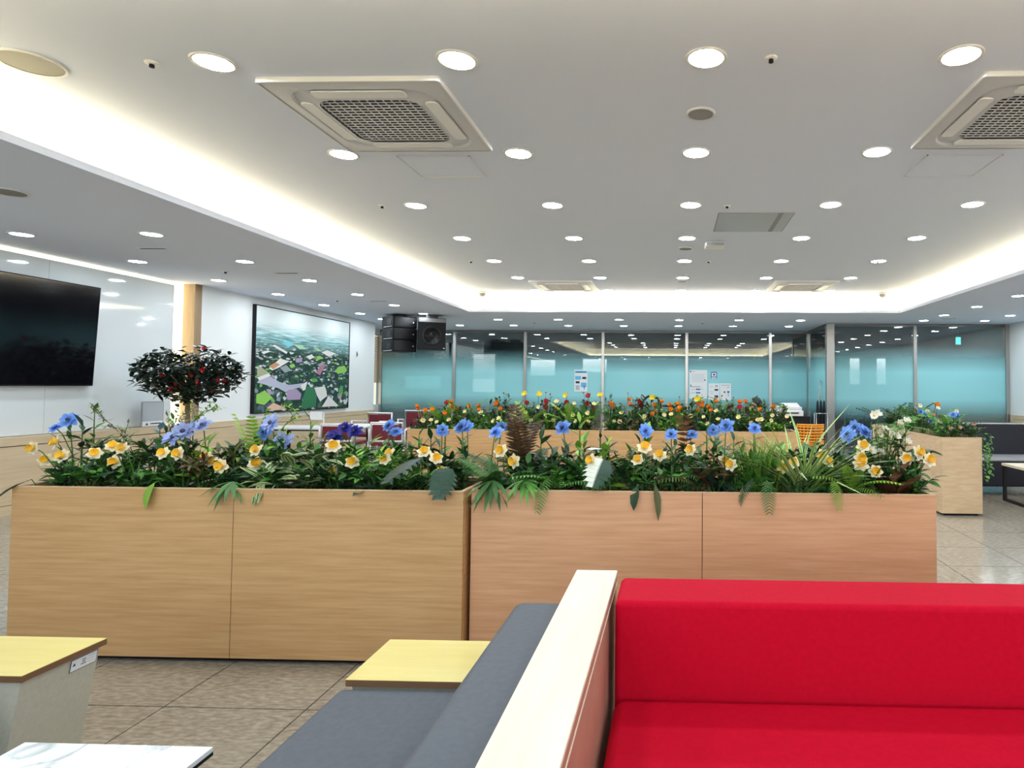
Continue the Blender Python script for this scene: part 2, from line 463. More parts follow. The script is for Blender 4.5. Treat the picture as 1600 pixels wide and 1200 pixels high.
strip(TX0 + .08, TX1 - .08, TY0 + .05, TY0 + .075); strip(TX0 + .08, TX1 - .08, TY1 - .075, TY1 - .05)
m = MB(); m.box(-8.4, XRET, YG, 18.3, ZS, ZL); m.box(XRET, 6.9, YR, 18.3, ZS, ZL)
m.build('office_ceiling', 'office_ceiling', ceil)

# left wall with glossy panels, lit edge, column, wainscot
wl = struct('wall_left', 'white wall with glossy panels and beige wainscot')
m = MB(); m.box(-6.4, -6.2, YB, 7.68, 0, ZS); m.box(-6.4, XL, 7.68, 12.33, 0, ZS); m.box(-6.72, -6.62, 12.2, YG, 0, 0.75)
m.box(-6.72, -6.62, 12.2, YG, 2.3, ZS); m.box(-6.72, -6.62, 12.2, 12.6, .75, 2.3); m.box(-6.72, -6.4, 12.2, 12.33, 0, ZS)
m.build('plaster', 'wall', wl)
y1 = 7.40
while y1 > YB + .2:
    y0 = max(y1 - 1.53, YB)
    MB().box(-6.2, XP, y0 + .002, y1 - .002, 0.70, 2.405).build('glossy_panel', 'glass_panel', wl)
    y1 = y0
MB().box(-6.2, XP - .02, 7.415, 7.565, 0.70, ZS).build('edge_light', 'led_accent', wl)
MB().box(-6.2, XP - .03, YB, 7.41, 2.41, ZS - .002).build('edge_light', 'led_accent', wl)
MB().box(-6.2, -5.97, 7.57, 7.685, 0.0, ZS).build('wood_column', 'column_wood', wl, bevel=.004)
y = 12.33
while y > YB + .1:
    y0 = max(y - 1.22, YB)
    MB().box(-6.2, XL + .022, y0 + .003, y - .003, 0.09, 0.612).build('wainscot_panel', 'beige_wood', wl)
    y = y0
MB().box(-6.2, XL + .022, YB, 12.35, 0.620, 0.695).build('wainscot_rail', 'beige_wood', wl)
MB().box(-6.2, XL + .03, YB, 12.35, 0.0, 0.085).build('wainscot_base', 'beige_wood', wl)
# window with tan blind in the recess behind the wall end
win = struct('window_1', 'bright window with a tan slatted blind beside the glass partition')
MB().box(-6.70, -6.69, 12.6, YG, .75, 2.3).build('window_pane', 'cream_day', win)
blind_me = MB().box(-.018, .018, 0, 1.28, -.0015, .0015).mesh('blind_slat', 'blind_tan')
for k in range(26):
    link('blind_slat', blind_me, win, Matrix.Translation((-6.655, 12.6, 2.26 - k * .04)) @ Matrix.Rotation(R(62), 4, 'Y'))

# right wall, wall behind the viewer
wr = struct('wall_right', 'white wall with a beige wainscot')
MB().box(XR, XR + .2, YB, YR, 0, ZS).build('plaster', 'wall', wr)
MB().box(XR - .022, XR, YB, YR - .08, .62, .695).build('wainscot_rail', 'beige_wood', wr)
y = YR - .08
while y > YB + .1:
    y0 = max(y - 1.22, YB)
    MB().box(XR - .022, XR, y0 + .003, y - .003, 0.0, 0.612).build('wainscot_panel', 'beige_wood', wr)
    y = y0
wb = struct('wall_back', 'white wall with a row of daylit windows')
wins = [(-4.9, -3.5), (-2.6, -1.2), (-.4, 1.0), (1.9, 3.3), (4.2, 5.6)]
m = MB(); m.box(-6.4, 6.7, YB - .2, YB, 0, .95); m.box(-6.4, 6.7, YB - .2, YB, 2.1, ZS)
xs = [-6.4] + [v for ab in wins for v in ab] + [6.7]
for k in range(0, len(xs), 2): m.box(xs[k], xs[k + 1], YB - .2, YB, .95, 2.1)
m.build('plaster', 'wall', wb)
for k, (a, b) in enumerate(wins):
    wn = struct('window_%d' % (k + 2), 'daylit window with a white frame')
    MB().box(a, b, YB - .12, YB - .11, .95, 2.1).build('window_pane', 'daylight', wn)
    f = MB(); f.box(a, b, YB - .1, YB - .04, .95, 1.0); f.box(a, b, YB - .1, YB - .04, 2.05, 2.1)
    for x in (a, (a + b) / 2 - .025, b - .05): f.box(x, x + .05, YB - .1, YB - .04, .95, 2.1)
    f.build('window_frame', 'white', wn)

# far glass partition
wf = struct('wall_far', 'glass partition with frosted bands and steel posts')
posts = [-6.60, -4.91, -3.30, -1.54, .34, 2.20, XRET]
def pane(a, b, along_x, at_):
    if along_x:
        g = MB().box(a, b, at_ - .006, at_ + .006, .03, ZS - .05).build('glass_pane', 'glass', wf)
        MB().quad((a, at_ - .010, .03), (b, at_ - .010, .03), (b, at_ - .010, ZS - .05), (a, at_ - .010, ZS - .05)).build('frosted_film', 'film', g)
    else:
        g = MB().box(at_ - .006, at_ + .006, a, b, .03, ZS - .05).build('glass_pane', 'glass', wf)
        MB().quad((at_ - .010, a, .03), (at_ - .010, b, .03), (at_ - .010, b, ZS - .05), (at_ - .010, a, ZS - .05)).build('frosted_film', 'film', g)
for a, b in zip(posts[:-1], posts[1:]): pane(a + .03, b - .03, True, YG)
for k, x in enumerate(posts): MB().box(x - .03, x + .03, YG - .04, YG + .04, 0, ZS - .04).build('steel_post', 'steel', wf)
MB().box(-6.62, XRET, YG - .03, YG + .03, ZS - .05, ZS - .001).build('head_rail', 'dark_steel', wf)
MB().box(-6.62, XRET, YG - .03, YG + .03, 0.001, .04).build('floor_rail', 'dark_steel', wf)
MB().box(XRET - .02, XRET + .13, YR - .05, YR + .08, 0, ZS - .001).build('corner_post', 'steel', wf)
MB().box(XRET - .03, XRET + .03, YR, YG, ZS - .06, ZS - .001).build('head_rail', 'dark_steel', wf)
pane(YR + .1, YG - .06, False, XRET)
h = MB(); h.tube([(XRET - .05, YR + .35, .75), (XRET - .05, YR + .35, 1.35)], .012, 8)
h.tube([(XRET, YR + .35, .8), (XRET - .05, YR + .35, .8)], .008); h.tube([(XRET, YR + .35, 1.3), (XRET - .05, YR + .35, 1.3)], .008)
h.build('door_handle', 'steel', wf, smooth=True)
for a, b in ((XRET + .13, 4.70), (4.76, 6.46)): pane(a, b, True, YR)
MB().box(4.70, 4.76, YR - .04, YR + .04, 0, ZS - .04).build('steel_post', 'steel', wf)
MB().box(6.46, 6.53, YR - .04, YR + .04, 0, ZS - .001).build('steel_post', 'steel', wf)
MB().box(XRET, 6.53, YR - .03, YR + .03, ZS - .05, ZS - .001).build('head_rail', 'dark_steel', wf)
MB().box(XRET, 6.53, YR - .03, YR + .03, 0.001, .04).build('floor_rail', 'dark_steel', wf)

# office behind the glass: walls, windows with blinds
wo = struct('wall_office', 'grey blue office walls behind the glass partition')
m = MB(); m.box(-8.4, -8.2, YG, 18.3, 0, ZS); m.box(6.7, 6.9, YR, 18.3, 0, ZS); m.box(-8.4, 6.9, 18.2, 18.4, 0, ZS); m.box(-8.4, -6.62, YG - .02, YG + .06, 0, ZS)
m.build('plaster', 'office_wall', wo)
slat = MB().box(0, 1, -.02, .02, -.0015, .0015).mesh('blind_slat', 'blind')
def office_window(n, a, b, z0, z1, lit_from, nsl):
    wn = struct('window_%d' % n, 'office window with a white frame and dark slatted blind')
    MB().box(a, b, 18.17, 18.18, z0, z1).build('window_pane', 'office_day' if lit_from else 'grille_dark', wn)
    f = MB(); f.box(a - .05, b + .05, 18.12, 18.2, z1, z1 + .05); f.box(a - .05, b + .05, 18.12, 18.2, z0 - .05, z0)
    f.box(a - .05, a, 18.12, 18.2, z0, z1); f.box(b, b + .05, 18.12, 18.2, z0, z1)
    f.build('window_frame', 'white', wn)
    for k in range(nsl):
        link('blind_slat', slat, wn, Matrix.Translation((a, 18.14, z1 - .03 - k * .045)) @ Matrix.Rotation(R(40), 4, 'X') @ Matrix.Diagonal((b - a, 1, 1, 1)))
office_window(7, -7.6, -6.82, 1.0, 2.2, False, 24)
office_window(8, -5.85, -5.2, 1.0, 2.1, True, 16)
office_window(9, -4.14, -3.42, 1.5, 1.95, True, 0)
office_window(10, -2.6, -1.9, 1.6, 1.98, True, 0)
office_window(11, -1.82, -.2, 1.0, 1.97, False, 20)
office_window(12, .5, 1.6, 1.0, 1.97, False, 20)
office_window(13, 5.17, 5.45, 1.3, 2.04, True, 0)
office_window(14, 5.94, 6.2, 1.3, 2.04, True, 0)

# ================================================================== CEILING FITTINGS
def disc_meshes(key, r, led):
    trim = MB().lathe([(r, 0.0), (r + .018, 0.0), (r + .014, -.007), (r, -.005)], 28, cap=False).mesh('trim_ring', 'white', True)
    lens = MB().lathe([(0.0001, -.003), (r, -.003)], 28, cap=False)
    return trim, lens.mesh('lens', led)
def downlight(x, y, z, ms, label, group):
    t = thing('downlight', label, 'light', (x, y, z), 0, group)
    link('trim_ring', ms[0], t); link('lens', ms[1], t)
ORD = ['first', 'second', 'third', 'fourth', 'fifth', 'sixth', 'seventh', 'eighth', 'ninth', 'tenth']
ms = disc_meshes('t', .084, 'led_tray')
for c in range(5):
    for k in range(7):
        x, y = -2.243 + 1.2 * c, 2.916 + 1.2 * k
        downlight(x, y, ZT, ms, 'tray ceiling downlight, %s row from the glass partition, %s from the television side' % (ORD[6 - k], ORD[c]), 'downlights in the raised tray')
ms2 = disc_meshes('s', .074, 'led_soffit')
for x in (-4.351, -5.47):
    for k in range(-2, 6):
        y = 5.021 + 1.1355 * k
        if k == -1 and x > -5: continue
        downlight(x, y, ZS, ms2, 'downlight along the television wall, row %s the wall, %s from the glass partition' % ('nearer' if x < -5 else 'farther from', ORD[5 - k]), 'downlights along the television wall')
for k in range(-2, 7):
    for x in (4.65, 5.76):
        downlight(x, min(5.021 + 1.1355 * k, 11.55), ZS, ms2, 'downlight opposite the television wall, row %s that wainscot, %s from the glass partition' % ('nearer' if x > 5 else 'farther from', ORD[6 - k]), 'downlights opposite the television wall')
for x in (-5.5, -4.41, -3.28, -2.14, -.99, .14, 1.26, 2.4):
    for y in (11.6, 12.75):
        downlight(x, y, ZS, ms2, 'downlight before the glass partition, row %s the glass, %s from the picture wall' % ('nearer' if y > 12 else 'farther from', ORD[[-5.5, -4.41, -3.28, -2.14, -.99, .14, 1.26, 2.4].index(x)]), 'downlights before the glass partition')
for x in (-3.28, -2.14, -.99, .14, 1.26, 2.4, 3.6):
    for y in (1.0, -.6, -2.2):
        downlight(x, y, ZS, ms2, 'round downlight in the lowered ceiling near the daylit window wall', 'downlights near the window wall')

def rounded(r, hx, hy, n=5, z=0.0):
    pts = []
    for sx, sy, a0 in ((1, 1, 0), (-1, 1, 90), (-1, -1, 180), (1, -1, 270)):
        for k in range(n + 1):
            a = R(a0 + 90 * k / n)
            pts.append((sx * (hx - r) + r * math.cos(a), sy * (hy - r) + r * math.sin(a), z))
    return pts
def ring(m, outer, inner, mi=0):
    n = len(outer); o_ = m.add(outer + inner, [], mi)
    for k in range(n):
        m.f.append([o_ + k, o_ + (k + 1) % n, o_ + n + (k + 1) % n, o_ + n + k]); m.mi.append(mi)
def cassette(x, y, label):
    t = thing('air_conditioner_cassette', label, 'air conditioner', (x, y, ZT), 0, None)
    m = MB(); H = .475
    o0, o1 = rounded(.02, H, H, 5, 0), rounded(.025, H, H, 5, -.022)
    i1, i2 = rounded(.15, .40, .40, 5, -.030), rounded(.15, .392, .392, 5, -.018)
    i3 = rounded(.09, .285, .285, 5, -.034)
    ring(m, o0, o1); ring(m, o1, i1); ring(m, i1, i2); ring(m, i2, i3)
    m.build('panel', 'panel_grey', t, smooth=False)
    m = MB(); q0, q1 = rounded(.02, H + .004, H + .004, 5, 0), rounded(.02, H + .004, H + .004, 5, -.026); q2 = rounded(.02, H - .006, H - .006, 5, -.026)
    ring(m, q0, q1); ring(m, q1, q2); m.build('panel_edge', 'white', t)
    m = MB(); m.add(rounded(.09, .285, .285, 5, -.021), [tuple(range(24))]); m.build('grille_backing', 'grille_dark', t)
    m = MB()
    n = 17
    for k in range(n):
        p = -.275 + .55 * k / (n - 1)
        m.box(-.283, .283, p - .003, p + .003, -.027, -.0225)
    for k in range(13):
        p = -.27 + .54 * k / 12
        m.box(p - .003, p + .003, -.283, .283, -.0265, -.0225)
    m.build('grille', 'offwhite', t)
    fl = MB(); fl.add(rounded(.02, .25, .036, 4, -.034) + rounded(.02, .25, .036, 4, -.024), [tuple(range(20))])
    for k in range(20): fl.f.append([k, (k + 1) % 20, 20 + (k + 1) % 20, 20 + k]); fl.mi.append(0)
    fm = fl.mesh('air_flap', 'white')
    for k in range(4):
        link('air_flap', fm, t, Matrix.Rotation(k * pi / 2, 4, 'Z') @ Matrix.Translation((0, .345, 0)))
    MB().box(.30, .325, -.05, .02, -.030, -.0275).build('maker_mark', 'grey', t)
cassette(-1.665, 3.54, 'white square ceiling air conditioner on the television side, ahead of the planters')
cassette(2.015, 3.54, 'white square ceiling air conditioner opposite the television side, ahead of the planters')
cassette(-1.665, 9.6, 'white square ceiling air conditioner near the glass partition, on the television side')
cassette(1.985, 9.6, 'white square ceiling air conditioner near the glass partition, opposite the television side')
def hatch(x, y, label):
    t = thing('service_hatch', label, 'hatch', (x, y, ZT))
    MB().box(-.24, .24, -.2, .2, -.004, 0).build('hatch_lid', 'ceiling', t)
    m = MB(); a, b = .252, .212
    m.box(-a, a, -b, -b + .008, -.007, 0); m.box(-a, a, b - .008, b, -.007, 0); m.box(-a, -a + .008, -b, b, -.007, 0); m.box(a - .008, a, -b, b, -.007, 0)
    m.build('hatch_frame', 'offwhite', t)
hatch(-1.64, 4.36, 'flat white ceiling hatch behind the nearer television-side air conditioner')
hatch(1.96, 4.38, 'flat white ceiling hatch behind the nearer air conditioner opposite the television side')
hatch(-1.64, 10.32, 'flat white ceiling hatch behind the far television-side air conditioner')
hatch(1.96, 10.32, 'flat white ceiling hatch behind the far air conditioner opposite the television side')
t = thing('mirror_hatch', 'reflective steel access panel in the raised ceiling', 'hatch', (.76, 5.9, ZT))
MB().box(-.335, .20, -.33, .33, -.004, 0).build('mirror_panel', 'mirror', t)
MB().box(.245, .335, -.33, .33, -.004, 0).build('mirror_panel', 'mirror', t)
MB().box(-.345, .345, -.34, .34, -.002, .0).build('frame', 'grey', t)
t = thing('wall_mount_sensor', 'small boxy white wireless unit on the ceiling by the reflective panel', 'sensor', (.465, 6.75, ZT))
MB().box(-.11, .11, -.11, .11, -.05, 0).build('housing', 'white', t, bevel=.02)
MB().box(-.095, .095, -.112, -.108, -.045, -.018).build('front_panel', 'grey', t)
def ceiling_speaker(x, y, z, r, label, m2='spk_grey'):
    t = thing('ceiling_speaker', label, 'speaker', (x, y, z))
    MB().lathe([(r, 0), (r + .014, 0), (r + .012, -.009), (r, -.008)], 28, cap=False).build('rim', 'white', t, True)
    MB().lathe([(0.0001, -.002), (r * .6, -.003), (r, -.006)], 28, cap=False).build('grille', m2, t, True)
ceiling_speaker(-3.148, 2.90, ZT, .125, 'large round grey ceiling speaker grille close to the glowing cove')
ceiling_speaker(.16, 3.516, ZT, .072, 'unlit round fitting between the two near air conditioners', 'grey')
ceiling_speaker(.151, 7.0, ZT, .07, 'shallow round fitting beyond the wireless unit', 'grey')
ceiling_speaker(.153, 9.2, ZT, .07, 'round fitting between the two far air conditioners', 'grey')
ceiling_speaker(2.59, 9.0, ZT, .07, 'round fitting beside the far air conditioner opposite the television side', 'grey')
ceiling_speaker(-4.333, 3.885, ZS, .09, 'round grey speaker in the lowered ceiling over the television side', 'spk_grey')
def sprinkler(x, y, z):
    t = thing('sprinkler', 'small white ceiling sprinkler with a dark centre', 'sprinkler', (x, y, z), 0, 'ceiling sprinklers')
    MB().lathe([(.032, 0), (.03, -.006), (.016, -.010), (.0001, -.010)], 16).build('escutcheon', 'white', t, True)
    MB().lathe([(.011, -.008), (.012, -.024), (.0001, -.026)], 12).build('nozzle', 'black', t, True)
for p in ((-2.55, 2.913), (.466, 2.918), (-2.54, 5.311), (.473, 5.333), (.455, 7.72), (2.55, 7.72), (-2.54, 7.72)): sprinkler(p[0], p[1], ZT)
for p in ((-4.95, 6.7), (-4.95, 9.0), (-2.7, 12.1), (.6, 12.1)): sprinkler(p[0], p[1], ZS)
def dome(x, y, label):
    t = thing('dome_camera', label, 'camera', (x, y, ZT))
    MB().lathe([(.075, 0), (.075, -.02), (.06, -.03)], 20).build('base', 'white', t, True)
    MB().lathe([(.055, -.03), (.05, -.055), (.03, -.075), (.0001, -.082)], 20).build('dome', 'grey', t, True)
dome(-3.19, 10.30, 'small dome camera in the tray corner on the television side')
dome(3.48, 10.30, 'small dome camera in the tray corner opposite the television side')
def slot(x, y, z, label):
    t = thing('slot_diffuser', label, 'air vent', (x, y, z))
    MB().box(-.14, .14, -.03, .03, -.004, 0).build('frame', 'offwhite', t); MB().box(-.12, .12, -.014, .014, -.0055, -.003).build('slot', 'grille_dark', t)
slot(-4.79, 5.55, ZS, 'thin dark slot vent above the tree side of the television')
slot(-4.32, 6.8, ZS, 'thin dark slot vent above the wood column')
slot(-4.38, 9.1, ZS, 'thin dark slot vent above the landscape picture')
slot(4.95, 11.2, ZS, 'thin dark slot vent opposite the television side')

# ================================================================== PLANTER BOXES
def planter(name, x0, x1, y0, y1, h, label, seams=(), side='oak', group=None, face='oak'):
    t = thing(name, label, 'planter', ((x0 + x1) / 2, (y0 + y1) / 2, 0), 0, group)
    ox, oy = -(x0 + x1) / 2, -(y0 + y1) / 2
    X = [x0] + list(seams) + [x1]
    th = .018
    for a, b in zip(X[:-1], X[1:]):
        for yy in (y0, y1 - th):
            MB().box(a + ox + .0015, b + ox - .0015, yy + oy, yy + oy + th, .022, h - .004).build('front_panel' if yy == y0 else 'back_panel', face if x1 - x0 > y1 - y0 else side, t)
    for xx in (x0, x1 - th):
        MB().box(xx + ox, xx + ox + th, y0 + th + oy, y1 - th + oy, .022, h - .004).build('end_panel', side, t)
    m = MB(); m.box(x0 + ox, x1 + ox, y0 + oy, y0 + th + oy, h - .0035, h); m.box(x0 + ox, x1 + ox, y1 - th + oy, y1 + oy, h - .0035, h)
    m.box(x0 + ox, x0 + th + ox, y0 + th + oy, y1 - th + oy, h - .0035, h); m.box(x1 - th + ox, x1 + ox, y0 + th + oy, y1 - th + oy, h - .0035, h)
    m.build('rim', 'oak_edge', t)
    MB().box(x0 + .03 + ox, x1 - .03 + ox, y0 + .03 + oy, y1 - .03 + oy, 0, .022).build('plinth', 'black', t)
    MB().box(x0 + th + ox, x1 - th + ox, y0 + th + oy, y1 - th + oy, .3, h - .055).build('soil', 'soil', t)
    return t
PH = .745
planter('planter_box', -2.88, -.885, 2.645, 3.06, PH, 'long oak planter of daffodils behind the grey sofas, holding the brown croton', (-1.889,))
planter('planter_box', -.868, 1.131, 2.69, 3.10, PH, 'long oak planter of daffodils behind the red sofa, holding the spider plant', (.136,), 'oak_warm_lit', face='oak_warm_lit')
planter('planter_box', -2.72, -.72, 6.33, 6.74, PH, 'oak planter of orange poppies nearer the television wall, before the glass partition', ())
planter('planter_box', -.715, 1.29, 6.33, 6.74, PH, 'oak planter of orange and red flowers nearer the printer, before the glass partition', ())
planter('planter_box', 2.55, 2.93, 5.95, 7.95, .735, 'pale planter standing end-on beside the dark sofa, with trailing ivy', (), 'planter_side')
def rim_z(x): return PH

# ================================================================== FOREGROUND SEATING
def cushion(name, mt, parent, x0, x1, y0, y1, z0, z1, bev=.03):
    return MB().box(x0, x1, y0, y1, z0, z1).build(name, mt, parent, bevel=bev, seg=4)
t = thing('divider_panel', 'pale birch topped divider between the grey sofa and the red sofa', 'divider', (-.215, .8, 0))
MB().box(-.058, .058, -.9, 1.03, .02, .622).build('core', 'redwood', t)
MB().box(-.060, .060, -.9, 1.032, .622, .628).build('inlay_line', 'birch', t)
MB().box(-.059, .059, -.9, 1.031, .628, .650).build('edge_band', 'redwood', t)
MB().box(-.060, .060, -.9, 1.033, .650, .660).build('top', 'birch', t, bevel=.002)
MB().box(-.05, .05, -.85, .98, 0, .02).build('plinth', 'black', t)
t = thing('red_sofa', 'bright red fabric sofa with a straight low back', 'sofa', (.9, 1.3, 0))
cushion('backrest', 'red_fabric', t, -1.04, 1.1, .285, .49, .10, .655, .016)
cushion('seat', 'red_fabric', t, -1.04, 1.1, -.45, .282, .16, .42, .03)
MB().box(-1.0, 1.06, -.38, .45, .0, .12).build('base', 'black', t)
t = thing('grey_sofa', 'dark grey leatherette sofa set against the pale divider', 'sofa', (-.56, .8, 0))
cushion('backrest', 'grey_fabric', t, .125, .283, -.95, .945, .12, .60, .03)
cushion('seat', 'grey_fabric', t, -.29, .122, -.95, .80, .20, .42, .018)
MB().box(-.24, .26, -.9, .78, 0, .2).build('base', 'black', t)
t = thing('grey_sofa', 'dark grey leatherette sofa facing the divider, beside the labelled side table', 'sofa', (-2.0, .8, 0))
cushion('seat', 'grey_fabric', t, -.15, .275, -.95, .70, .14, .415, .035)
cushion('backrest', 'grey_fabric', t, -.32, -.153, -.95, .78, .12, .60, .03)
MB().box(-.29, .22, -.9, .66, 0, .14).build('base', 'black', t)
def side_table(x_in, x_out, y0, y1, label, tag_on):
    t = thing('side_table', label, 'table', ((x_in + x_out) / 2, (y0 + y1) / 2, 0))
    cx, cy = (x_in + x_out) / 2, (y0 + y1) / 2
    a, b = x_in - cx, x_out - cx            # a: edge that faces the middle aisle
    s = 1 if a > b else -1
    m = MB(); lo, hi = min(a, b), max(a, b)
    m.box(lo, hi, y0 - cy, y1 - cy, .4355, .437); top = m.build('top', 'yellow_top', t)
    MB().box(lo, hi, y0 - cy, y1 - cy, .419, .4355).build('top_edge', 'brown_edge', t)
    ti, bi = a - s * .012, a - s * .085
    m = MB(); Y0, Y1 = y0 - cy + .01, y1 - cy - .01
    vs = [(bi, Y0, 0), (bi, Y1, 0), (ti, Y0, .419), (ti, Y1, .419), (b, Y0, 0), (b, Y1, 0), (b, Y0, .419), (b, Y1, .419)]
    m.add(vs, [(0, 1, 3, 2), (4, 6, 7, 5), (0, 2, 6, 4), (1, 5, 7, 3), (2, 3, 7, 6), (0, 4, 5, 1)]); m.build('body', 'table_body', t)
    if tag_on:
        def P(v, u): # u along depth, v down from top, on the slanted side
            z = .411 - v; k = (.419 - z) / .419
            return (ti + (bi - ti) * k + s * .0012, Y1 - .005 - u, z)
        m = MB(); m.quad(P(0, 0), P(0, .082), P(.036, .082), P(.036, 0)); lab = m.build('label_plate', 'dark_ink', t)
        def q(u0, u1, v0, v1, mt, nm, off):
            a_, b_, c_, d_ = [Vector(p) + Vector((s * off, 0, 0)) for p in (P(v0, u0), P(v0, u1), P(v1, u1), P(v1, u0))]
            MB().quad(a_, b_, c_, d_).build(nm, mt, lab)
        q(.0018, .0802, .0018, .0342, 'paper', 'label_face', .0004)
        m = MB(); m.add([Vector(P(.020, .076)) + Vector((s * .0008, 0, 0)), Vector(P(.020, .066)) + Vector((s * .0008, 0, 0)), Vector(P(.011, .071)) + Vector((s * .0008, 0, 0))], [(0, 1, 2)]); m.build('label_mark', 'dark_ink', lab)
        for r_, (u0, u1) in enumerate(((.036, .048), (.037, .047), (.034, .05))): q(u0, u1, .010 + r_ * .006, .0125 + r_ * .006, 'dark_ink', 'label_text', .0008)
        for r_ in range(3): q(.008, .030, .008 + r_ * .008, .0092 + r_ * .008, 'pale_ink', 'label_text', .0008)
side_table(-.838, -.445, 1.605, 1.86, 'yellow topped side table at the end of the grey sofa by the divider', False)
side_table(-1.683, -2.3, 1.588, 1.832, 'yellow topped side table with a white label on its grey slanted side', True)
t = thing('coffee_table', 'low table with a white marble top and thin black edge', 'table', (-1.215, 1.05, 0))
MB().box(-.213, .213, -.31, .31, .392, .402).build('marble_top', 'marble', t)
MB().box(-.2135, .2135, -.3105, .3105, .384, .392).build('edge', 'black', t)
MB().box(-.185, .19, -.27, .27, .33, .384).build('apron', 'brown_edge', t)
for sx in (-.16, .165):
    for sy in (-.24, .24): MB().box(sx - .018, sx + .018, sy - .018, sy + .018, 0, .33).build('leg', 'black_metal', t)

# dark sofa and coffee table beyond the end-on planter
t = thing('navy_sofa', 'dark navy sofa with pale piping beyond the end-on planter', 'sofa', (4.4, 7.5, 0))
cushion('backrest', 'navy_fabric', t, -1.35, 1.7, .16, .36, .1, .765, .02)
MB().box(-1.36, 1.71, .155, .365, .763, .772).build('piping', 'grey', t, bevel=.003)
cushion('seat', 'navy_fabric', t, -1.35, 1.7, -.42, .15, .10, .40, .02)
MB().box(-1.35, 1.7, -.424, .15, .385, .405).build('seat_piping', 'grey', t, bevel=.006)
m = MB()
for x in (-1.2, 0, 1.5):
    for y in (-.35, .28): m.box(x - .03, x + .03, y - .03, y + .03, 0, .1)
m.build('feet', 'black', t)
t = thing('low_table', 'low wood topped table on black loop legs before the navy sofa', 'table', (4.05, 6.55, 0))
MB().box(-.50, .50, -.25, .25, .375, .40).build('top', 'birch', t)
for x in (-.49, .46):
    m = MB(); m.box(x, x + .03, -.25, -.22, 0, .375); m.box(x, x + .03, .22, .25, 0, .375); m.box(x, x + .03, -.22, .22, 0, .03); m.build('leg_frame', 'black_metal', t)

# ================================================================== TELEVISION, PICTURE, SIGN
t = thing('television', 'large black wall television tilted slightly downward', 'television', (-6.03, 5.38, 1.68))
t.rotation_euler = (0, R(3.0), 0)
MB().box(-.02, .02, -.925, .925, -.515, .515).build('casing', 'black', t, bevel=.004)
MB().quad((.0215, -.915, -.502), (.0215, .915, -.502), (.0215, .915, .505), (.0215, -.915, .505)).build('screen', 'screen', t)
MB().box(-.06, -.02, -.3, .3, -.25, .1).build('wall_bracket', 'black_metal', t)
t = thing('landscape_picture', 'black framed aerial photograph of a green town on the white wall', 'picture', (XL, 8.665, .768))
PW, PHT = 2.595, 1.57
m = MB(); m.box(0, .052, 0, .014, 0, PHT); m.box(0, .052, PW - .014, PW, 0, PHT); m.box(0, .052, .014, PW - .014, 0, .014); m.box(0, .052, .014, PW - .014, PHT - .014, PHT)
m.build('frame', 'black', t)
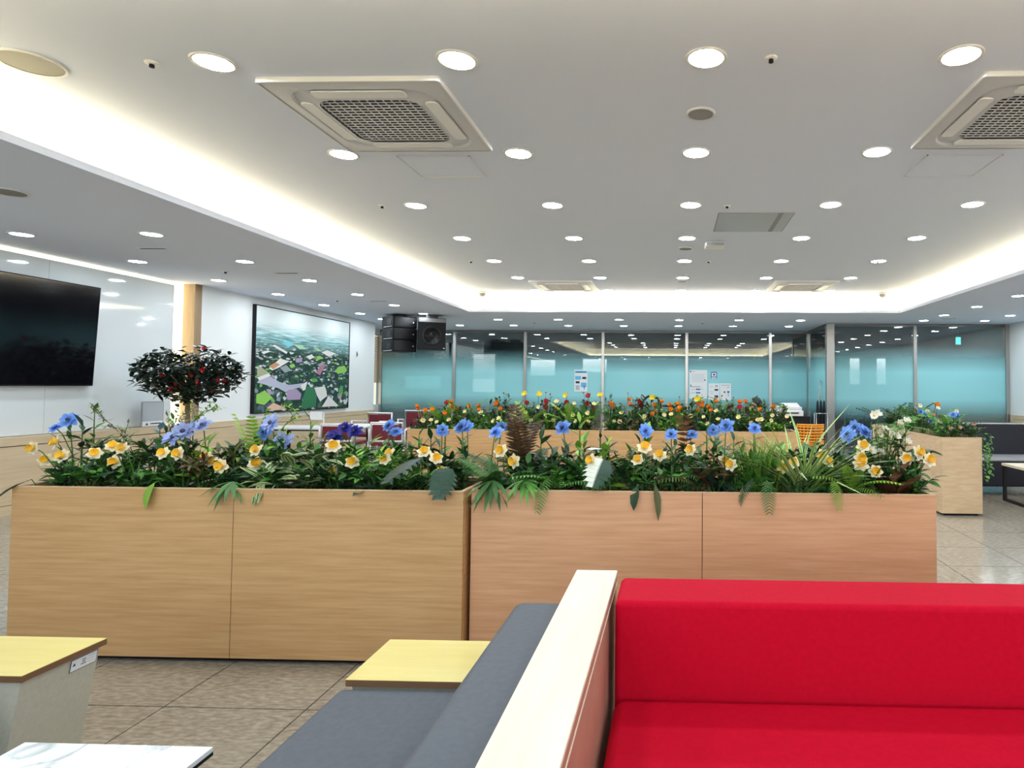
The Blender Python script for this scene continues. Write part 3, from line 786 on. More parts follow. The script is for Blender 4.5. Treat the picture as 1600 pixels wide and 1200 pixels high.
def print_mat():
    mm, nt, b = newmat('aerial_print')
    uv = nt.nodes.new('ShaderNodeTexCoord')
    sp = nt.nodes.new('ShaderNodeSeparateXYZ'); nt.links.new(uv.outputs['UV'], sp.inputs[0])
    # ground recedes towards the top of the print: stretch the pattern with height
    pw = nt.nodes.new('ShaderNodeMath'); pw.operation = 'POWER'; pw.inputs[1].default_value = 2.6
    nt.links.new(sp.outputs[1], pw.inputs[0])
    cb = nt.nodes.new('ShaderNodeCombineXYZ'); 
    sx = nt.nodes.new('ShaderNodeMath'); sx.operation = 'MULTIPLY'; sx.inputs[1].default_value = 1.5; nt.links.new(sp.outputs[0], sx.inputs[0])
    sy = nt.nodes.new('ShaderNodeMath'); sy.operation = 'MULTIPLY_ADD'; sy.inputs[1].default_value = 2.2; nt.links.new(pw.outputs[0], sy.inputs[0]); nt.links.new(sp.outputs[1], sy.inputs[2])
    nt.links.new(sx.outputs[0], cb.inputs[0]); nt.links.new(sy.outputs[0], cb.inputs[1])
    vo = nt.nodes.new('ShaderNodeTexVoronoi'); vo.inputs['Scale'].default_value = 24; nt.links.new(cb.outputs[0], vo.inputs['Vector'])
    s2 = nt.nodes.new('ShaderNodeSeparateColor'); nt.links.new(vo.outputs['Color'], s2.inputs[0])
    rp = nt.nodes.new('ShaderNodeValToRGB'); rp.color_ramp.interpolation = 'CONSTANT'; e = rp.color_ramp.elements
    e[0].position = 0; e[0].color = (0.008, 0.035, 0.022, 1)
    e[1].position = .30; e[1].color = (0.02, 0.07, 0.035, 1)
    for p, c in ((.50, (0.012, 0.03, 0.035, 1)), (.66, (.05, .13, .05, 1)), (.74, (.25, .28, .33, 1)), (.80, (.62, .64, .66, 1)), (.88, (.10, .13, .17, 1)), (.94, (.45, .33, .36, 1)), (.97, (.18, .42, .10, 1))):
        x = e.new(p); x.color = c
    nt.links.new(s2.outputs[0], rp.inputs[0])
    far = nt.nodes.new('ShaderNodeTexNoise'); far.inputs['Scale'].default_value = 14; far.inputs['Detail'].default_value = 8
    mp = nt.nodes.new('ShaderNodeMapping'); mp.inputs['Scale'].default_value = (.5, 5, 1); mp.inputs['Rotation'].default_value = (0, 0, .03)
    nt.links.new(uv.outputs['UV'], mp.inputs[0]); nt.links.new(mp.outputs[0], far.inputs['Vector'])
    fr = nt.nodes.new('ShaderNodeValToRGB'); e = fr.color_ramp.elements
    e[0].position = .36; e[0].color = (.05, .20, .24, 1); e[1].position = .62; e[1].color = (.50, .84, .84, 1)
    nt.links.new(far.outputs[0], fr.inputs[0])
    def ramp(a, b_):
        r_ = nt.nodes.new('ShaderNodeMapRange'); r_.inputs[1].default_value = a; r_.inputs[2].default_value = b_; nt.links.new(sp.outputs[1], r_.inputs[0]); return r_
    m1 = nt.nodes.new('ShaderNodeMix'); m1.data_type = 'RGBA'; nt.links.new(ramp(.58, .74).outputs[0], m1.inputs[0]); nt.links.new(rp.outputs[0], m1.inputs[6]); nt.links.new(fr.outputs[0], m1.inputs[7])
    m2 = nt.nodes.new('ShaderNodeMix'); m2.data_type = 'RGBA'; nt.links.new(ramp(.72, .87).outputs[0], m2.inputs[0]); nt.links.new(m1.outputs[2], m2.inputs[6]); m2.inputs[7].default_value = (.80, .88, .88, 1)
    nt.links.new(m2.outputs[2], b.inputs['Base Color']); b.inputs['Roughness'].default_value = 0.35
    return mm
M['print'] = print_mat()
PC = {'road': (.48, .48, .62), 'lime': (.28, .58, .10), 'peach': (.72, .46, .34), 'dark': (.10, .10, .16), 'lav': (.40, .30, .46), 'field': (.035, .20, .08), 'white': (.80, .78, .76), 'green': (.10, .36, .07), 'tan': (.42, .42, .28), 'orange': (.62, .30, .16), 'grey': (.32, .36, .36), 'pinkroof': (.45, .20, .28), 'cyan': (.20, .62, .72), 'palegreen': (.42, .66, .40)}
for k, c in PC.items(): M['pr_' + k] = mat('print_' + k, c + (1,), .35)
keys = list(PC)
polys = [('road',[(0.02,0.28),(0.05,0.32),(0.12,0.35),(0.22,0.29),(0.32,0.26),(0.45,0.28),(0.50,0.26),(0.37,0.22),(0.28,0.19),(0.21,0.23),(0.13,0.25),(0.07,0.27)]),
('lime',[(0.02,0.17),(0.09,0.21),(0.16,0.14),(0.09,0.07),(0.02,0.09)]),('peach',[(0.09,0.06),(0.15,0.10),(0.30,0.02),(0.29,0.015),(0.14,0.015)]),
('dark',[(0.09,0.06),(0.15,0.10),(0.17,0.09),(0.11,0.04)]),('lav',[(0.30,0.21),(0.39,0.22),(0.44,0.17),(0.43,0.11),(0.31,0.11),(0.29,0.15)]),
('field',[(0.44,0.02),(0.46,0.14),(0.50,0.25),(0.57,0.23),(0.61,0.14),(0.60,0.02)]),('white',[(0.58,0.23),(0.70,0.25),(0.72,0.20),(0.73,0.14),(0.65,0.08),(0.61,0.15)]),
('white',[(0.67,0.02),(0.75,0.14),(0.88,0.02)]),('lime',[(0.82,0.42),(0.86,0.47),(0.94,0.49),(0.98,0.45),(0.96,0.41),(0.86,0.39)]),
('green',[(0.87,0.19),(0.90,0.26),(0.93,0.24),(0.93,0.18),(0.89,0.15)]),('tan',[(0.02,0.41),(0.05,0.43),(0.13,0.37),(0.08,0.34),(0.02,0.34)]),
('white',[(0.12,0.42),(0.22,0.52),(0.31,0.50),(0.21,0.43),(0.15,0.40)]),('orange',[(0.12,0.44),(0.18,0.48),(0.22,0.46),(0.16,0.41)]),
('grey',[(0.22,0.43),(0.28,0.46),(0.33,0.41),(0.27,0.38)]),('white',[(0.14,0.64),(0.17,0.65),(0.29,0.59),(0.28,0.57)]),('white',[(0.05,0.57),(0.11,0.59),(0.13,0.58),(0.07,0.55)]),
('pinkroof',[(0.59,0.39),(0.66,0.50),(0.71,0.49),(0.64,0.37)]),('grey',[(0.61,0.48),(0.67,0.52),(0.69,0.50),(0.63,0.46)]),('lav',[(0.37,0.53),(0.44,0.55),(0.44,0.50),(0.38,0.49)]),
('cyan',[(0.23,0.68),(0.29,0.70),(0.35,0.67),(0.29,0.64)]),('lime',[(0.31,0.46),(0.35,0.48),(0.37,0.45),(0.33,0.43)]),('lime',[(0.59,0.57),(0.63,0.58),(0.68,0.56),(0.61,0.53)]),
('green',[(0.54,0.33),(0.60,0.33),(0.62,0.30),(0.56,0.29)]),('lav',[(0.10,0.22),(0.14,0.22),(0.16,0.18),(0.13,0.16)]),('white',[(0.02,0.33),(0.12,0.37),(0.14,0.35),(0.04,0.30)]),
('white',[(0.48,0.56),(0.54,0.59),(0.57,0.56),(0.52,0.53)]),('palegreen',[(0.35,0.67),(0.44,0.67),(0.49,0.64),(0.41,0.63)]),('palegreen',[(0.56,0.66),(0.61,0.66),(0.66,0.63),(0.60,0.63)]),
('white',[(0.65,0.62),(0.72,0.65),(0.83,0.62),(0.74,0.58)]),('white',[(0.43,0.26),(0.50,0.30),(0.48,0.21),(0.45,0.20)])]
m = MB()
m.uv[0] = [(0, 0), (1, 0), (1, 1), (0, 1)]
m.quad((.045, .012, .012), (.045, PW - .012, .012), (.045, PW - .012, PHT - .012), (.045, .012, PHT - .012), 0)
for i, (k, pl) in enumerate(polys):
    m.add([(.0454 + i * .0001, .012 + u * (PW - .024), .012 + v * (PHT - .024)) for u, v in pl], [tuple(range(len(pl)))], 1 + keys.index(k))
m.build('print', ['print'] + ['pr_' + k for k in keys], t)
t = thing('wall_emblem', 'tiny pale leaf emblem on the white wall beside the landscape picture', 'emblem', (XL, 11.62, 1.72))
for s_ in (-1, 1):
    MB().leaf(Matrix.Translation((.004, 0, 0)) @ Matrix.Rotation(pi / 2, 4, 'Y') @ Matrix.Rotation(pi, 4, 'Y') @ Matrix.Rotation(s_ * .5, 4, 'X'), .11, .05, [(0, .1), (.4, 1), (1, .05)], 0, 0).build('emblem_leaf', 'lf_sage', t)
t = thing('notice_stand', 'small grey photo notice in a frame standing on the wainscot behind the tree', 'sign', (-5.98, 7.0, .697))
MB().box(-.012, .0, -.15, .15, 0, .29).build('backing', 'grey', t)
m = MB(); m.quad((.001, -.14, .07), (.001, .14, .07), (.001, .14, .28), (.001, -.14, .28)); m.build('photo', 'pale_ink', t)
m = MB(); m.quad((.001, -.14, .008), (.001, .14, .008), (.001, .14, .066), (.001, -.14, .066)); m.build('caption_strip', 'paper', t)
m = MB(); m.add([(.002, -.10, .02), (.002, -.06, .02), (.002, -.08, .052)], [(0, 1, 2)]); m.box(.0012, .002, -.03, .11, .03, .042); m.build('caption_mark', 'dark_ink', t)

# ================================================================== LOUDSPEAKERS
t = thing('line_array_speaker', 'black stack of three angled loudspeakers hung from the ceiling', 'loudspeaker', (-4.84, 10.6, ZS), R(49))
MB().box(.12, .30, .12, .30, -.04, 0).build('ceiling_mount', 'black_metal', t)
for k in range(3):
    z1, z0 = -.04 - .21 * k, -.245 - .21 * k
    m = MB(); o_ = .012 * k
    m.box(0, .44, 0, .44, z0, z1); cb = m.build('cabinet', 'black', t, bevel=.012)
    MB().box(.03, .41, -.006, .0, z0 + .02, z1 - .02).build('front_grille', 'black_metal', cb)
    MB().box(-.006, .0, .05, .22, z0 + .05, z1 - .06).build('side_plate', 'black_metal', cb)
    MB().box(-.008, .0, .02, .34, z0 + .012, z0 + .020).build('side_rail', 'white', cb)
    MB().lathe([(.012, 0), (.012, .004), (.0001, .006)], 10, M4=Matrix.Translation((.37, -.006, (z0 + z1) / 2)) @ Matrix.Rotation(R(90), 4, 'X')).build('bolt', 'white', cb)
t = thing('subwoofer', 'square black loudspeaker with a round cone beside the hanging stack', 'loudspeaker', (-4.205, 10.75, ZS), R(24))
MB().box(-.1, .1, .1, .3, -.07, 0).build('ceiling_mount', 'black_metal', t)
MB().box(-.23, .23, 0, .42, -.63, -.07).build('cabinet', 'black', t, bevel=.01)
MB().box(-.225, .225, -.006, 0, -.145, -.08).build('brand_strip', 'grey', t)
MB().lathe([(.17, 0), (.165, .012), (.12, -.012), (.06, -.03), (.055, .0), (.0001, .012)], 28, M4=Matrix.Translation((0, -.004, -.385)) @ Matrix.Rotation(R(90), 4, 'X')).build('cone', 'black_metal', t, True)
MB().lathe([(.012, 0), (.012, .004), (.0001, .006)], 10, M4=Matrix.Translation((.20, -.004, -.60)) @ Matrix.Rotation(R(90), 4, 'X')).build('bolt', 'white', t)

# ================================================================== CHAIRS AND TABLE NEAR THE PICTURE
def chair(x, y, rz, label, top=.70):
    t = thing('arm_chair', label, 'chair', (x, y, 0), rz)
    cushion('seat', 'maroon', t, -.21, .21, -.22, .22, .38, .43, .015)
    cushion('backrest', 'maroon', t, -.19, .19, .20, .225, .46, top - .025, .008)
    m = MB(); m.tube([(-.21, .21, .44), (-.21, .215, top), (.21, .215, top), (.21, .21, .44)], .016, 8); m.tube([(-.21, .215, .45), (.21, .215, .45)], .014, 8)
    m.build('back_frame', 'white', t, True)
    for s in (-1, 1):
        for yy in (-.2, .2): MB().tube([(s * .23, yy, 0), (s * .22, yy, .40)], .014, 8).build('leg', 'white', t, True)
        MB().tube([(s * .24, .2, .40), (s * .24, .2, .60), (s * .24, -.15, .62), (s * .24, -.2, .40)], .014, 8).build('armrest', 'white', t, True)
    return t
chair(-4.44, 8.35, pi, 'maroon armchair with white frame, back to the far planter, nearer the wall', .665)
chair(-3.77, 8.35, pi, 'maroon armchair with white frame, back to the far planter, beside its end', .69)
chair(-4.76, 9.75, R(-8), 'maroon armchair with white frame across the white table, nearer the wall', .735)
chair(-4.33, 10.4, R(10), 'maroon armchair with white frame across the white table, below the loudspeakers', .75)
t = thing('white_table', 'white topped table between the maroon chairs', 'table', (-4.45, 9.1, 0))
MB().box(-.36, .28, -.28, .28, .575, .60).build('top', 'white', t, bevel=.004)
MB().tube([(-.04, 0, .02), (-.04, 0, .575)], .03, 10).build('column', 'black_metal', t, True)
MB().lathe([(.24, 0), (.24, .015), (.05, .03)], 20, M4=Matrix.Translation((-.04, 0, 0))).build('foot', 'black_metal', t)
t = thing('dark_table', 'black edged side table against the wainscot under the picture', 'table', (-5.45, 9.0, 0))
MB().box(-.38, .5, -.3, .3, .55, .575).build('top', 'white', t); MB().box(-.385, .505, -.305, .305, .53, .55).build('edge', 'black', t)
for sx in (-.34, .46):
    for sy in (-.26, .26): MB().box(sx - .02, sx + .02, sy - .02, sy + .02, 0, .53).build('leg', 'black_metal', t)
t = thing('desk_sign', 'white board sign on a thin stand upon the black edged table', 'sign', (-5.2, 9.0, .575))
MB().box(-.11, .07, -.01, .01, .10, .22).build('board', 'white', t); MB().tube([(.09, 0, 0), (.09, 0, .2)], .008, 8).build('post', 'white', t); MB().box(.02, .16, -.04, .04, 0, .008).build('foot', 'white', t)

# ================================================================== NEAR THE GLASS PARTITION
t = thing('printer', 'white multifunction printer on a black cabinet near the glass door', 'printer', (2.03, 11.0, 0))
MB().box(-.30, .36, -.25, .3, 0, .70).build('cabinet', 'black', t, bevel=.01)
MB().box(-.27, .24, -.27, .26, .70, .80).build('body', 'white', t, bevel=.012)
MB().box(-.12, .16, -.278, -.268, .745, .765).build('paper_slot', 'black', t)
MB().box(-.25, .22, -.24, .24, .80, .86).build('scanner', 'offwhite', t, bevel=.01)
m = MB(); m.add([(-.1, -.15, .865), (.2, -.15, .87), (.22, .2, .92), (-.06, .2, .915), (-.1, -.15, .861), (.2, -.15, .86), (.22, .2, .861), (-.06, .2, .861)], [(0, 1, 2, 3), (4, 7, 6, 5), (0, 4, 5, 1), (1, 5, 6, 2), (2, 6, 7, 3), (3, 7, 4, 0)]); m.build('document_feeder', 'white', t)
t = thing('umbrella_stand', 'steel rack holding black umbrellas beside the glass door', 'umbrella stand', (2.76, 11.55, 0))
m = MB()
for x in (-.1, .1):
    for y in (-.08, .08): m.tube([(x, y, 0), (x, y, .72)], .009, 6)
for z in (.1, .45, .72): m.tube([(-.1, -.08, z), (.1, -.08, z), (.1, .08, z), (-.1, .08, z), (-.1, -.08, z)], .008, 6)
m.build('rack', 'steel', t, True)
for k, x in enumerate((-.06, 0.0, .06)):
    u = MB(); u.lathe([(.006, .12), (.02, .3), (.028, .78), (.02, .92), (.006, .96)], 8, M4=Matrix.Translation((x, 0, 0))); u = u.build('umbrella', 'black', t, True)
    MB().tube([(x, 0, .96), (x, 0, 1.10)], .006, 6).build('handle', 'steel', u)
# posters on the glass
def sheet(name, label, x0, x1, z0, z1, cat, marks, y=YG - .016, base='paper'):
    t = thing(name, label, cat, ((x0 + x1) / 2, y, (z0 + z1) / 2))
    w_, h_ = (x1 - x0), (z1 - z0)
    MB().box(-w_ / 2, w_ / 2, -.002, .0, -h_ / 2, h_ / 2).build('sheet', base, t)
    for k, (mt, u0, u1, v0, v1) in enumerate(marks):
        MB().box(-w_ / 2 + u0 * w_, -w_ / 2 + u1 * w_, -.0032, -.002, -h_ / 2 + v0 * h_, -h_ / 2 + v1 * h_).build('printed_mark', mt, t)
sheet('poster', 'blue and white safety poster on the glass', -2.18, -1.884, 1.067, 1.555, 'poster', [('sky_ink', .05, .95, .86, .95), ('blue_ink', .10, .86, .89, .92), ('sky_ink', .06, .50, .55, .72), ('dark_ink', .60, .90, .58, .68), ('dark_ink', .10, .40, .38, .48), ('sky_ink', .5, .92, .2, .42), ('pale_ink', .1, .4, .08, .3), ('blue_ink', .72, .78, .1, .3)])
big = [('dark_ink', .04, .10, .92, .97), ('pale_ink', .14, .32, .93, .95)]
for r_ in range(6): big.append(('pale_ink', .10 + .02 * (r_ % 3), .92 - .1 * (r_ % 2), .84 - r_ * .05, .85 - r_ * .05))
big += [('dark_ink', .84, .90, .62, .67), ('dark_ink', .06, .11, .42, .48), ('dark_ink', .10, .62, .405, .42), ('blue_ink', .37, .62, .30, .345), ('blue_ink', .37, .62, .18, .225), ('pale_ink', .12, .32, .31, .33), ('pale_ink', .12, .32, .19, .21), ('dark_ink', .68, .74, .32, .335), ('dark_ink', .68, .74, .12, .135)]
sheet('notice_board', 'tall white notice with two blue bars on the glass', .40, .80, .93, 1.569, 'notice', big)
sheet('window_sticker', 'small blue framed square sticker on the glass', .885, 1.014, 1.373, 1.529, 'sticker', [('paper', .12, .88, .32, .86), ('paper', .08, .92, .04, .20), ('blue_ink', .34, .66, .46, .74)], base='blue_ink')
sheet('notice_sheet', 'white sheet with a black bar, next to the tall notice', .829, 1.072, .90, 1.271, 'notice', [('pale_ink', .15, .4, .80, .83), ('pale_ink', .6, .85, .78, .9), ('dark_ink', .55, .88, .56, .66), ('pale_ink', .1, .45, .5, .52), ('pale_ink', .1, .45, .38, .40), ('dark_ink', .55, .88, .14, .28), ('paper', .66, .80, .17, .25)])
sheet('notice_sheet', 'white sheet with small dark figures, farther from the tall notice', 1.085, 1.329, .90, 1.273, 'notice', [('pale_ink', .12, .92, .87, .91), ('pale_ink', .6, .9, .74, .78), ('dark_ink', .34, .48, .44, .52), ('blue_ink', .66, .86, .44, .54), ('blue_ink', .74, .78, .2, .44)])
for k, x in enumerate((-1.98 + .12, -1.50, -1.22, -.95, -.66, -.38)):
    sheet('pink_sheet', 'pale pink sheet behind the frosted glass, %s from the blue safety poster' % ORD[k], x - .11, x + .11, .88, 1.25, 'paper', [], YG + .04, 'pink_paper')
# things inside the office
t = thing('desk_monitor', 'glowing pale monitor behind the frosted glass below the loudspeakers', 'monitor', (-5.75, 14.2, 0))
MB().box(-.42, .42, 0, .04, 1.10, 1.42).build('casing', 'black', t); MB().box(-.41, .41, -.004, 0, 1.11, 1.41).build('screen', 'monitor', t)
MB().box(-.04, .04, .02, .05, .72, 1.1).build('stand', 'black', t); MB().box(-.15, .15, -.1, .14, .70, .72).build('foot', 'black', t)
t = thing('office_desk', 'grey office desk behind the frosted glass', 'desk', (-5.6, 14.45, 0))
MB().box(-.9, .9, -.4, .4, .67, .70).build('top', 'grey', t)
for s in (-.88, .85): MB().box(s, s + .03, -.38, .38, 0, .67).build('side_panel', 'grey', t)
t = thing('wall_clock', 'round dark wall clock inside the office', 'clock', (-6.15, 18.17, 1.85))
c4 = Matrix.Rotation(R(90), 4, 'X')
MB().lathe([(.17, .0), (.17, .04), (.145, .05), (.145, .02)], 28, M4=c4).build('rim', 'black', t, True); MB().lathe([(.0001, .025), (.145, .025)], 28, M4=c4).build('dial', 'cyan', t)
t = thing('office_stool', 'black stool behind the glass near the door', 'stool', (3.84, 13.2, 0))
MB().box(-.20, .20, -.18, .18, .56, .62).build('seat', 'black', t, bevel=.01)
for sx in (-.17, .17):
    for sy in (-.15, .15): MB().tube([(sx * 1.1, sy * 1.1, 0), (sx, sy, .56)], .02, 8).build('leg', 'black_metal', t)
t = thing('folder_stack', 'pale blue ribbed folders standing on the black stool', 'folders', (3.9, 13.2, .62))
for k in range(4): MB().box(-.14 + k * .07, -.085 + k * .07, -.12, .12, 0, .19).build('folder', 'cyan', t)
t = thing('red_cabinet', 'red brown cabinet behind the glass near the door', 'cabinet', (3.5, 13.55, 0))
MB().box(-.25, .25, -.2, .2, .02, .84).build('body', 'red_cab', t); MB().box(-.24, .24, -.21, -.2, .05, .82).build('door', 'red_cab', t); MB().box(.18, .2, -.225, -.21, .4, .55).build('handle', 'steel', t)
t = thing('exit_sign', 'small lit green exit sign inside the office', 'sign', (6.2, 13.6, 2.25))
MB().box(-.06, .06, -.02, .02, -.12, .06).build('case', 'white', t); MB().box(-.05, .05, -.024, -.02, -.10, .05).build('lit_face', 'exit', t); MB().tube([(0, 0, .06), (0, 0, .194)], .008).build('hanger', 'steel', t)

# seats behind the far planters
def mesh_chair(x, y, label):
    t = thing('orange_chair', label, 'chair', (x, y, 0))
    MB().lathe([(.10, .0), (.22, .02), (.22, .05), (.0001, .055)], 20, M4=Matrix.Translation((0, 0, .36))).build('seat', 'orange_mesh', t, True)
    b = MB(); r_ = .215
    for k in range(9):
        a = R(-150 + 120 * k / 8)
        p0 = Vector((r_ * math.cos(a) * .8, -r_ * math.sin(a) * .5 * -1, .39)); p1 = Vector((r_ * math.cos(a), r_ * math.sin(a), .67))
        b.tube([(p0.x, p0.y - .03, p0.z), (p1.x, p1.y - .03, p1.z)], .011, 5)
    for z in (.44, .48, .52, .56, .60, .64, .67): b.tube([(r_ * math.cos(R(-150 + 120 * k / 8)), r_ * math.sin(R(-150 + 120 * k / 8)) - .03, z) for k in range(9)], .013, 5)
    b.build('woven_back', 'orange_mesh', t, True)
    for a in range(4):
        c, s = math.cos(pi / 4 + a * pi / 2), math.sin(pi / 4 + a * pi / 2)
        MB().tube([(c * .22, s * .22, 0), (c * .15, s * .15, .37)], .014, 6).build('leg', 'birch', t)
mesh_chair(1.97, 9.0, 'orange woven-back chair beyond the far planter, before the printer')
t = thing('black_chair', 'black chair with an arched back beyond the far planter', 'chair', (-.27, 8.6, 0))
cushion('seat', 'black', t, -.24, .24, -.2, .28, .40, .47, .02)
pts = [(-.11 + .0, -.2, .45)] + [(-.125 * math.cos(pi * k / 10), -.2, .92 + .15 * math.sin(pi * k / 10)) for k in range(11)] + [(.11, -.2, .45)]
MB().tube(pts, .016, 8).build('back_hoop', 'black', t, True)
MB().tube([(-.3, -.2, .935), (.36, -.2, .935), (.36, -.2, .62)], .014, 8).build('back_rail', 'black', t, True)
for sx in (-.2, .2):
    for sy in (-.17, .24): MB().tube([(sx, sy, 0), (sx, sy, .41)], .016, 6).build('leg', 'black_metal', t)
t = thing('low_bench', 'dark bench beyond the far planter under the seated person', 'bench', (1.3, 9.1, 0))
cushion('seat', 'navy_fabric', t, -.7, .6, -.25, .25, .25, .345, .02)
for sx in (-.62, .52): MB().box(sx - .03, sx + .03, -.2, .2, 0, .25).build('leg', 'black_metal', t)
# seated person, only the top of the head shows over the flowers
J = [((1.25, 9.1, .47), .14), ((1.24, 9.07, .62), .145), ((1.22, 9.02, .74), .15), ((1.20, 8.98, .80), .06), ((1.195, 8.96, .855), .055), ((1.19, 8.95, .93), .082), ((1.185, 8.95, .98), .07),
     ((1.38, 9.04, .76), .055), ((1.43, 8.96, .55), .045), ((1.30, 8.78, .50), .036), ((1.24, 8.74, .50), .03),
     ((1.04, 9.02, .76), .055), ((.99, 8.94, .55), .045), ((1.10, 8.77, .50), .036), ((1.16, 8.73, .50), .03),
     ((1.34, 9.05, .43), .085), ((1.36, 8.68, .42), .065), ((1.36, 8.66, .10), .045), ((1.36, 8.55, .05), .04),
     ((1.16, 9.05, .43), .085), ((1.14, 8.68, .42), .065), ((1.14, 8.66, .10), .045), ((1.14, 8.55, .05), .04)]
E_ = [(0, 1), (1, 2), (2, 3), (3, 4), (4, 5), (5, 6), (2, 7), (7, 8), (8, 9), (9, 10), (2, 11), (11, 12), (12, 13), (13, 14), (0, 15), (15, 16), (16, 17), (17, 18), (0, 19), (19, 20), (20, 21), (21, 22)]
me = bpy.data.meshes.new('person'); me.from_pydata([j[0] for j in J], E_, [])
mm, nt, b = newmat('grey_clothes_and_skin')
g = nt.nodes.new('ShaderNodeNewGeometry'); s = nt.nodes.new('ShaderNodeSeparateXYZ'); r_ = nt.nodes.new('ShaderNodeValToRGB'); r_.color_ramp.interpolation = 'CONSTANT'
r_.color_ramp.elements[0].color = (.18, .19, .22, 1); r_.color_ramp.elements[1].position = .815; r_.color_ramp.elements[1].color = (.62, .36, .25, 1)
nt.links.new(g.outputs['Position'], s.inputs[0]); nt.links.new(s.outputs[2], r_.inputs[0]); nt.links.new(r_.outputs[0], b.inputs['Base Color'])
me.materials.append(mm)
po = link('person', me); tag(po, 'person with dark hair in grey clothes seated behind the far planter, head bowed', 'person')
sk = po.modifiers.new('skin', 'SKIN')
for i, (p, rr) in enumerate(J): me.skin_vertices[0].data[i].radius = (rr, rr)
me.skin_vertices[0].data[0].use_root = True
po.modifiers.new('sub', 'SUBSURF').levels = 2
po.modifiers['sub'].render_levels = 2
hair = MB(); hair.lathe([(.0001, .085), (.05, .078), (.080, .05), (.094, .01), (.092, -.02)], 18, M4=Matrix.Translation((1.222, 8.975, .965)) @ Matrix.Rotation(R(58), 4, 'Y'))
hair.build('hair', 'hair', po, True)

# ================================================================== PLANTS
LANCE = [(0, .12), (.15, .55), (.4, 1), (.7, .72), (1, .03)]
OVAL = [(0, .15), (.2, .78), (.45, 1), (.75, .74), (1, .05)]
BLADE = [(0, .7), (.3, 1), (.65, .8), (1, .03)]
def aim(p, az, el, roll=0.0):
    return Matrix.Translation(p) @ Matrix.Rotation(az, 4, 'Z') @ Matrix.Rotation(-el, 4, 'Y') @ Matrix.Rotation(roll, 4, 'X')
U = random.uniform
_leaf = {}
def leaf_me(shape, wd, droop, mt, name='leaf'):
    k = (id(shape), wd, droop, mt, name)
    if k not in _leaf:
        _leaf[k] = MB().leaf(Matrix.Identity(4), 1.0, wd, shape, droop, .16).mesh(name, mt, True)
    return _leaf[k]
def put_leaf(parent, me, p, az, el, L, roll=0.0, name='leaf'):
    return link(name, me, parent, aim(p, az, el, roll) @ Matrix.Diagonal((L, L, L, 1)))
ZSOIL = .688

def sprig(x, y, h, n, L, mt, label, group=None, wd=.34, lean=(0, 0), shape=LANCE, z=ZSOIL, droop=.25, stem='stem', el=(.25, .8)):
    t = thing('leafy_sprig', label, 'plant', (x, y, z), 0, group)
    pts = [(lean[0] * (k / 5) ** 1.5, lean[1] * (k / 5) ** 1.5, h * k / 5) for k in range(6)]
    MB().tube(pts, [.005, .005, .0045, .004, .003, .002], 6).build('stem', stem, t)
    me = leaf_me(shape, wd, droop, mt)
    az = U(0, 6)
    for k in range(n):
        f = .12 + .88 * k / (n - 1)
        p = (lean[0] * f ** 1.5, lean[1] * f ** 1.5, h * f)
        az += 2.4 + U(-.3, .3)
        e = el[0] + (el[1] - el[0]) * f + U(-.2, .2)
        if k == n - 1: e = 1.2
        put_leaf(t, me, p, az, e, L * U(.75, 1.15) * (1 - .25 * f), U(-.4, .4))
    return t
_frond = {}
def frond_me(mt, pairs=15, wd=.17, droop=.55, name='frond'):
    k = (mt, pairs, wd, droop)
    if k not in _frond:
        m = MB()
        def pt(t): return Vector((t, 0, .25 * t - droop * t * t))
        m.tube([pt(i / 8) for i in range(9)], [.008 * (1 - .8 * i / 8) for i in range(9)], 4)
        for i in range(pairs):
            t = .10 + .88 * i / (pairs - 1)
            l = wd * (math.sin(pi * (.12 + .80 * (1 - t))) ** .8) * 1.05 + .02
            for s in (-1, 1): m.leaf(aim(pt(t), s * 1.15, -.25 + .25 - droop * t * .9), l, .036, BLADE, .2, .1)
        _frond[k] = m.mesh(name, mt, True)
    return _frond[k]
def fern(x, y, n, L, mt, label, group=None, z=.735, el=(.5, 1.2), az=(0, 6.28), pairs=15, wd=.17, droop=.55):
    t = thing('fern', label, 'plant', (x, y, z), 0, group)
    me = frond_me(mt, pairs, wd, droop)
    for k in range(n):
        a = az[0] + (az[1] - az[0]) * (k + U(.1, .9)) / n
        l = L * U(.75, 1.1)
        link('frond', me, t, aim((0, 0, 0), a, U(*el), U(-.4, .4)) @ Matrix.Diagonal((l, l, l, 1)))
    return t
def bush(x, y, h, r, n, L, mt, label, group=None, wd=.4, shape=OVAL, z=ZSOIL, stems=7, name='bush', droop=.25, mts=None):
    t = thing(name, label, 'plant', (x, y, z), 0, group)
    s_ = MB(); f_ = MB(); ends = []
    for k in range(stems):
        a, q = 6.28 * k / stems + U(-.3, .3), r * U(.35, 1)
        p1 = Vector((q * math.cos(a), q * math.sin(a) * .8, h * U(.7, 1.0)))
        s_.tube([(0, 0, 0), p1 * .5 + Vector((0, 0, h * .1)), p1], [.004, .003, .002], 4); ends.append(p1)
    for k in range(n):
        e = random.choice(ends); f = U(.3, 1.0)
        p = e * f + Vector((0, 0, h * .1 * math.sin(pi * f)))
        f_.leaf(aim(p, U(0, 6.28), U(-.1, 1.1), U(-.5, .5)), L * U(.7, 1.2), L * wd, shape, droop, .15, 0 if not mts else random.randrange(len(mts)))
    s_.build('stems', 'stem', t)
    o_ = f_.build('foliage', mts or mt, t, True); o_['kind'] = 'stuff'
    return t
